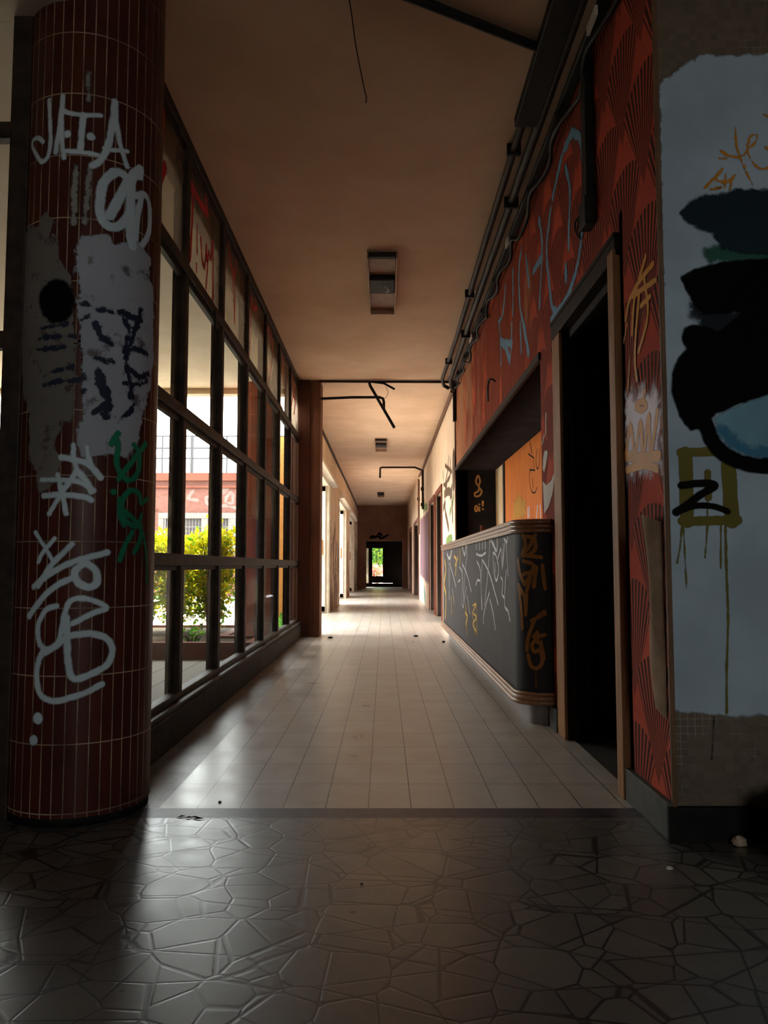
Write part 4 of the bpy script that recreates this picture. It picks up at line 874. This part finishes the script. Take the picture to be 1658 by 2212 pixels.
lp = [(.885 - .01 * math.sin(a * 2), 3.38 + .06 * math.cos(a), 2.38 + .05 * math.sin(a)) for a in [i * .4 for i in range(17)]]
pipe('wire_coil', [(.88, 3.27, 2.46), (.875, 3.32, 2.44)] + lp, .004, 'black', 'small loop of black wire beside the long trunking', 'wire', smoothn=2, n=6)
pipe('wall_hook', [(.898, 6.1, 2.33), (.86, 6.15, 2.36), (.855, 6.25, 2.31), (.88, 6.42, 2.24)], .008, 'black', 'black bent hook sticking out of the red wall above the hatch', 'hook', smoothn=5)
pipe('conduit', [(-.08, 2.80, CEIL - .022), (.70, 3.21, CEIL - .022)], .020, 'black', 'straight black conduit running slantwise across the near ceiling', 'conduit')
pipe('hanging_wire', [(-.16, 2.72, CEIL - .002), (-.134, 2.95, CEIL - .03), (-.12, 3.15, CEIL - .05), (-.09, 3.38, CEIL - .09), (-.082, 3.42, CEIL - .10), (-.085, 3.44, CEIL - .12)], .0028, 'black', 'thin loose wire dangling from the near ceiling', 'wire', smoothn=6, n=6)
# the broken frame across the joint of the two ceilings
pipe('conduit', [(-.79, 9.27, CEIL - .02), (.88, 9.30, CEIL - .02)], .016, 'conduit', 'thin dark conduit straight across the ceiling above the pilaster', 'conduit')
pipe('broken_pipe', [(-.79, 9.34, 2.90), (-.4, 9.33, 2.915), (-.06, 9.32, 2.915), (-.015, 9.32, 2.90), (-.002, 9.32, 2.86), (-.002, 9.32, 2.77)], .017, 'black', 'dark pipe reaching in from the pilaster and bending down at its end', 'pipe')
pipe('hanging_pipe', [(-.185, 9.28, CEIL - .01), (-.17, 9.28, 3.05), (.125, 9.18, 2.51)], .018, 'black', 'straight black pipe dangling at a slant from the ceiling joint', 'pipe')
pipe('hanging_pipe', [(-.17, 9.28, CEIL - .02), (.0, 9.27, 3.075), (.13, 9.26, 3.0)], .014, 'black', 'short black pipe stub leaning off the ceiling joint', 'pipe')
pipe('hanging_wire', [(.02, 9.3, 3.04), (.05, 9.3, 2.98), (.03, 9.31, 2.92), (-.01, 9.32, 2.88)], .003, 'black', 'thin wire looping below the ceiling joint', 'wire', smoothn=5, n=5)
pipe('hanging_wire', [(-1.005, 4.47, 2.37), (-1.0, 4.46, 2.22), (-1.0, 4.43, 2.05), (-1.0, 4.39, 1.92)], .006, 'black', 'dark strip of wire hanging from the upper rail of the glazing', 'wire', smoothn=5, n=6)
# far corridor pipework
pipe('wall_pipe', [(-.985, 9.62, 3.02), (-.985, 12, 3.0), (-.985, 16, 3.01), (-.985, 22, 3.03), (-.985, 28.9, 3.02)], .022, 'conduit', 'dark pipe along the top of the left wall of the far corridor', 'pipe')
pipe('wall_pipe', [(.865, 9.62, 3.06), (.86, 12, 3.045), (.86, 17.2, 3.0), (.855, 18.6, 3.02)], .026, 'rust', 'brown pipe along the top of the right wall of the far corridor', 'pipe')
pipe('wall_pipe', [(.845, 17.2, 3.0), (.70, 17.2, 3.06), (-.05, 17.2, 3.06), (-.085, 17.2, 3.04), (-.09, 17.2, 2.82)], .022, 'conduit', 'dark pipe crossing the far ceiling and dropping short in the middle', 'pipe')
pipe('wall_pipe', [(.86, 17.0, 3.02), (.86, 17.0, 2.1)], .026, 'conduit', 'dark pipe coming straight down the far right wall, nearer of two', 'pipe', clips=[(.86, 17.0, 2.55), (.86, 17.0, 2.2)])
pipe('wall_pipe', [(.86, 19.0, 3.0), (.86, 19.0, 1.62)], .024, 'rust', 'rusty pipe coming straight down the far right wall, farther of two', 'pipe', clips=[(.86, 19.0, 2.5)])

# ------------------------------------------------------------------ litter
def chip(name, x, y, r, h, m, label, cat, seed=1):
    q = random.Random(seed); bm = bmesh.new()
    bmesh.ops.create_icosphere(bm, subdivisions=2, radius=1)
    for v in bm.verts:
        k = 1 + .35 * (q.random() - .5)
        v.co = Vector((x + v.co.x * r * k, y + v.co.y * r * k * .8, max(.0005, h * .45 + v.co.z * h * .6 * k)))
    o = MB().frombm(bm).build(name, M[m]); tag(o, label, cat)
for i, (x, y, r, h, m, lb, ct) in enumerate([
    (.80, 2.22, .009, .008, 'chip', 'small pale chip on the dark floor in front of the mosaic wall', 'chip'),
    (.127, 1.475, .006, .006, 'chip', 'small pale chip on the stone floor at the bottom of the view', 'chip'),
    (-.59, 2.83, .006, .006, 'debris', 'dark speck on the bright floor tiles near the column', 'litter'),
    (-.06, 2.12, .004, .003, 'debris', 'tiny dark speck on the broken stone paving', 'litter'),
    (.38, 9.3, .03, .02, 'debris', 'dark scrap on the bright floor by the far end of the counter', 'litter'),
    (-.63, 9.1, .03, .02, 'debris', 'dark scrap on the floor near the pilaster', 'litter'),
    (.66, 8.6, .02, .02, 'debris', 'small dark crumb at the foot of the counter', 'litter'),
    (1.08, 2.40, .022, .03, 'plaster', 'pale crumb of plaster in front of the black baseboard', 'plaster')]):
    chip('litter_scrap' if m == 'debris' else 'plaster_chip', x, y, r, h, m, lb, ct, i + 1)
lf = MB()
for k, (dx, dy, a) in enumerate(((0, 0, .3), (.02, .008, -.2), (-.022, .006, .8), (.035, -.008, .1))):
    L = .022; lf.add([(-.68+dx, 2.655+dy, .001), (-.68+dx+L*math.cos(a), 2.655+dy+L*math.sin(a)*.5+.004, .006), (-.68+dx+2*L*math.cos(a), 2.655+dy+L*math.sin(a), .002), (-.68+dx+L*math.cos(a), 2.655+dy+L*math.sin(a)*.5-.005, .004)], [(0, 1, 2, 3)])
o = lf.build('dry_leaf', M['debris']); tag(o, 'dark dry leaf bits on the mosaic strip next to the column', 'leaf')
# dark lump of unknown kind at the right border
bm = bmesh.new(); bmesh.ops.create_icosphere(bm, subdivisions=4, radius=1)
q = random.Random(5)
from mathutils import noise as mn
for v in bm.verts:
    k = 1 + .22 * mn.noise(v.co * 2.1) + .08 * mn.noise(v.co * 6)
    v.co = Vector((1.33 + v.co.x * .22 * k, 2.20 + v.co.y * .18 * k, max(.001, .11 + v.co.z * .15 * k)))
o = MB().frombm(bm, True).build('dark_lump', M['skirtb']); tag(o, 'black shapeless lump on the floor against the mosaic wall', 'bundle')

# ------------------------------------------------------------------ the courtyard outside
struct(MB().box(-40, -1.13, -8, 9.0, -.12, -.02).build('ground_patio', M['paver']), 'grey paved patio under the canopy')
struct(MB().box(-40, -1.0, 9.0, 60, -.12, -.03).build('ground_courtyard', M['ground']), 'pale concrete courtyard ground')
struct(MB().box(-40, 40, 31.1, 60, -.13, -.04).build('ground_garden', M['ground']), 'pale ground behind the end door')
struct(MB().box(-15, 15, -30, -5.1, -.12, -.02).build('ground_front', M['ground']), 'ground outside the lobby back window')
cn = MB().box(-9, -1.1, -3, 8.6, 2.82, 3.0).box(-9, -1.1, 8.45, 8.6, 2.76, 2.82).build('canopy_roof', M['canopy']); tag(cn, 'cream concrete canopy over the patio outside the glazing', 'canopy', kind='structure')
struct(MB().box(-1.25, -1.11, 2.7, 9.4, 3.0, 3.4).box(-1.13, -1.10, 2.7, 9.4, 2.82, 3.12).build('wall_parapet', M['canopy']), 'plaster band above the canopy')
struct(MB().box(-6.8, -6.5, -3, 8.6, -.1, 2.82).build('wall_light_block', M['facade2']), 'unseen wall added to cut side light under the canopy')  # added out of view to keep side light off the near glazing
struct(MB().box(-9, -1.2, -3.2, -3.0, -.1, 2.82).build('wall_patio_back', M['facade2']), 'wall closing the back of the patio')
# second canopy column
c2 = thing('patio_column', (-1.37, 8.3, -.02), 'round red tiled column on the patio, seen through the glazing', 'column')
mt = column_tile('red column tile outside', 0, 0, 30, .2215, .045, (.33, .065, .03), (.40, .085, .038), (.5, .3, .18), .03)
MB().lathe(-1.37, 8.3, [(.18, -.02), (.18, 2.82)], 64).build('tile_cladding', mt, c2)
MB().lathe(-1.37, 8.3, [(.0, -.02), (.188, -.02), (.188, .06), (.17, .06)], 64).build('base', M['skirtb'], c2)
o = MB().box(-1.42, -1.27, 10.0, 10.3, -.03, 2.54).build('brick_pier', M['obrick']); tag(o, 'orange brick pier outside beyond the red patio column', 'pier')
o = MB().box(-1.165, -1.10, 9.12, 9.26, -.03, 2.6).build('red_pier', M['planter']); tag(o, 'dark red pier outside against the corridor pilaster', 'pier')
# planter and shrubs
pt = thing('planter', (-4, 8.3, -.02), 'low dark red brick planter bed on the patio', 'planter')
MB().box(-6.4, -1.2, 7.22, 7.32, -.02, .135).box(-1.72, -1.2, 7.9, 8.0, -.02, .135).box(-1.3, -1.2, 7.32, 7.9, -.02, .135).box(-1.72, -1.62, 8.0, 9.3, -.02, .135).box(-6.4, -1.62, 9.3, 9.4, -.02, .135).build('wall_ring', M['planter'], pt)
MB().box(-6.4, -1.3, 7.32, 7.9, -.02, .11).box(-6.4, -1.72, 7.9, 9.3, -.02, .11).build('soil', M['soil'], pt)
def shrub(name, x, y, z0, h, wd, nl, ls, mats, label, seed, nst=7, low=.12, cat='shrub', group=None):
    q = random.Random(seed)
    t = thing(name, (x, y, z0), label, cat, group)
    st = MB(); tips = []
    for k in range(nst):
        a = q.random() * 6.28; r0 = .08 * q.random()
        x1, y1 = x + math.cos(a) * wd * .42 * q.random() * 1.4, y + math.sin(a) * wd * .3
        hh = h * (.7 + .3 * q.random())
        p = [(x + math.cos(a) * r0, y + math.sin(a) * r0, z0), (x + (x1-x) * .4, y + (y1-y) * .4, z0 + hh * .5), (x1, y1, z0 + hh)]
        st.tube(spline(p, 4), [.011 - .0008 * i for i in range(9)], 5); tips.append(p)
    st.build('stem', M['stem'], t)
    lists = [MB(), MB()]
    for k in range(nl):
        p = q.choice(tips); s = low + (1 - low) * q.random() ** .8
        bx = p[0][0] + (p[2][0] - p[0][0]) * s + q.gauss(0, wd * .2); by = p[0][1] + (p[2][1] - p[0][1]) * s + q.gauss(0, wd * .16)
        bz = z0 + max(.02, h * s + q.gauss(0, .05))
        d = Vector((q.gauss(0, 1), q.gauss(0, 1), q.gauss(.2, .7))).normalized()
        n = d.cross(Vector((q.gauss(0, 1), q.gauss(0, 1), q.gauss(0, 1)))).normalized()
        L = ls * (.6 + .8 * q.random()); w = L * .28; b = Vector((bx, by, bz)); up = d.cross(n) * L * .12
        mb = lists[0 if q.random() < (.3 + .55 * s) else 1]
        mb.add([b, b + d*L*.45 + n*w + up, b + d*L, b + d*L*.45 - n*w + up], [(0, 1, 2), (0, 2, 3)])
    for mb, mm in zip(lists, mats): mb.build('foliage', M[mm], t)
    return t
hl = ['yellow green shrub in the planter, nearest the red patio column', 'bushy yellow green shrub second from the red patio column', 'yellow green shrub third from the red patio column', 'leafy shrub behind the tiled column, fourth along the planter', 'shrub seen past the far left window edge, fifth along the planter', 'shrub at the far end of the planter, sixth along']
for i, (x, h, nl) in enumerate([(-1.95, 1.10, 2500), (-2.36, 1.05, 2500), (-2.78, 1.08, 2600), (-3.35, 1.05, 1300), (-4.0, 1.03, 1200), (-4.7, 1.05, 1000)]):
    shrub('shrub', x, 8.72 + .1 * math.sin(i * 2.1), .11, h, .46, nl, .068, ('leafY', 'leafG'), hl[i], 20 + i, group='hedge shrubs in the planter')
# creeping plant by the planter edge
shrub('ground_plant', -1.85, 7.45, .11, .12, .3, 40, .07, ('leafD', 'leafG'), 'small creeping plant at the planter edge', 44, 4, cat='plant')
bl = thing('leafy_plant', (-1.34, 9.75, -.02), 'broad leaved dark green plant outside by the pilaster', 'plant')
for k in range(9):
    a = k * .7; d = Vector((math.cos(a), math.sin(a), 1.1)).normalized(); b = Vector((-1.34, 9.75, -.02)); s = Vector((-math.sin(a), math.cos(a), 0)); L = .26 + .1 * (k % 3)
    lm = MB()
    P0 = [b, b + d*L*.5, b + d*L*.8 + Vector((0, 0, -.01)), b + d*L + Vector((math.cos(a), math.sin(a), -.3)) * .08]
    lm.add([P0[0], P0[1] + s*.05, P0[2] + s*.04, P0[3], P0[2] - s*.04, P0[1] - s*.05, P0[1], P0[2]], [(0, 1, 6), (0, 6, 5), (6, 1, 2, 7), (6, 7, 4, 5), (7, 2, 3), (7, 3, 4)])
    lm.build('leaf', M['leafD'], bl)
# far building
bd = thing('building', (-8, 24, 0), 'pink brick building across the courtyard with grilled windows', 'building')
w = MB()
w.box(-16, -6.45, 22, 22.3, 0, 3.3); w.box(-6.45, -3.6, 22, 22.3, 2.22, 3.3); w.box(-6.45, -3.6, 22, 22.3, 0, 1.2); w.box(-3.6, -1.6, 22, 22.3, 0, 3.3)
wl = w.build('wall', M['facade'], bd)
for k, stroke in enumerate(G['facwhite'][1]):
    G['fw%d' % k] = ('fac', [stroke], [])
    film('graffiti', 'fw%d' % k, P['facwhite'], wl, .02, .03, label='faint white graffiti')
MB().box(-16.1, -1.5, 21.85, 22.4, 3.28, 3.5).box(-16.05, -1.55, 21.92, 22, 3.08, 3.14).build('parapet', M['facade2'], bd)
MB().box(-16, -6.5, 21.94, 22.0, 2.42, 2.48).build('ledge', M['facade2'], bd)
MB().box(-16, -1.6, 22.3, 30, 3.1, 3.3).build('roof', M['facade2'], bd)
for (x0, x1, fr0, fr1) in ((-6.3, -5.22, -6.45, -4.92), (-4.88, -4.45, -4.92, -4.18), (-4.14, -3.7, -4.18, -3.6)):
    wn = MB()
    wn.box(fr0, x0, 21.93, 22.06, 1.2, 2.35); wn.box(x1, fr1, 21.93, 22.06, 1.2, 2.35); wn.box(fr0, fr1, 21.92, 22.06, 2.2, 2.36); wn.box(fr0, fr1, 21.9, 22.06, 1.14, 1.24)
    wn = wn.build('window', M['concrete'], bd, 'white framed window with an iron grille')
    MB().box(x0, x1, 22.12, 22.14, 1.22, 2.22).build('pane', M['winglass'], wn)
    g = MB(); nb = max(3, int((x1 - x0) / .085))
    for k in range(nb + 1): xx = x0 + (x1 - x0) * k / nb; g.box(xx - .008, xx + .008, 22.0, 22.016, 1.22, 2.22)
    for k in range(5): zz = 1.24 + .24 * k; g.box(x0, x1, 21.995, 22.02, zz - .011, zz + .011)
    g.build('grille', M['grille'], wn)
rl = thing('roof_railing', (-8, 22.2, 3.5), 'thin grey railing on the roof of the far building', 'railing')
for z in (3.95, 4.25, 4.6): MB().tube([(-16, 22.1, z), (-1.6, 22.1, z)], .024, 6).build('rail', M['railing'], rl)
for x in (-6.42, -5.56, -4.55, -7.4, -8.4, -9.4): MB().tube([(x, 22.1, 3.5), (x, 22.1, 4.62)], .05 if abs(x + 5.56) < .01 else .026, 6).build('post', M['railing'], rl)
# greenery behind the end door
shrub('tree', -.3, 35, 0, 2.8, 1.7, 3600, .16, ('leafG', 'leafD'), 'leafy green tree seen through the end door', 71, 9, .16, 'tree')
shrub('flower_bush', -.34, 33.6, 0, .82, .6, 1100, .08, ('petal', 'leafD'), 'pink flowering bush below the tree behind the end door', 72, 6, .2, 'bush')

# ------------------------------------------------------------------ light and camera
wd = bpy.data.worlds.new('sky'); SC.world = wd; wd.use_nodes = True
bg = wd.node_tree.nodes['Background']
bg.inputs[0].default_value = (.93, .97, 1.0, 1); bg.inputs[1].default_value = SKY
sl = bpy.data.lights.new('sun', 'SUN'); sl.energy = SUN; sl.angle = R(4); sl.color = (1, .95, .86)
so = bpy.data.objects.new('sun', sl); COL.objects.link(so)
so.rotation_euler = Vector((.30, .42, .85)).to_track_quat('Z', 'Y').to_euler()
def portal(name, loc, rot, sx, sy):
    l = bpy.data.lights.new(name, 'AREA'); l.shape = 'RECTANGLE'; l.size = sx; l.size_y = sy; l.cycles.is_portal = True
    o = bpy.data.objects.new(name, l); COL.objects.link(o); o.location = loc; o.rotation_euler = rot
portal('glazing portal', (-1.11, 6.15, 1.6), (0, R(-90), 0), 3.0, 6.4)
portal('doors portal', (-1.27, 17.6, 1.2), (0, R(-90), 0), 2.4, 16)
portal('lobby portal', (-3.1, 2.72, 1.6), (R(-90), 0, 0), 3.7, 3.0)
portal('back portal', ((OP[0]+OP[1])/2, -5.09, (OP[2]+OP[3])/2), (R(90), 0, 0), OP[1]-OP[0], OP[3]-OP[2])

cd = bpy.data.cameras.new('camera'); cd.sensor_fit = 'AUTO'; cd.sensor_width = 36
cd.lens = 1660 / 2212 * 36; cd.clip_start = .05; cd.clip_end = 300
co = bpy.data.objects.new('camera', cd); COL.objects.link(co)
co.location = (0, 0, .85); co.rotation_euler = (R(90) + math.atan(116 / 1660), 0, 0)
SC.camera = co
SC.view_settings.view_transform = 'Standard'; SC.view_settings.look = 'None'
SC.view_settings.exposure = EXPO; SC.view_settings.gamma = 1; SC.view_settings.use_curve_mapping = False
cy = SC.cycles
cy.use_denoising = True; cy.max_bounces = 10; cy.diffuse_bounces = 6; cy.glossy_bounces = 3; cy.transparent_max_bounces = 24
cy.caustics_reflective = False; cy.caustics_refractive = False; cy.sample_clamp_indirect = 8
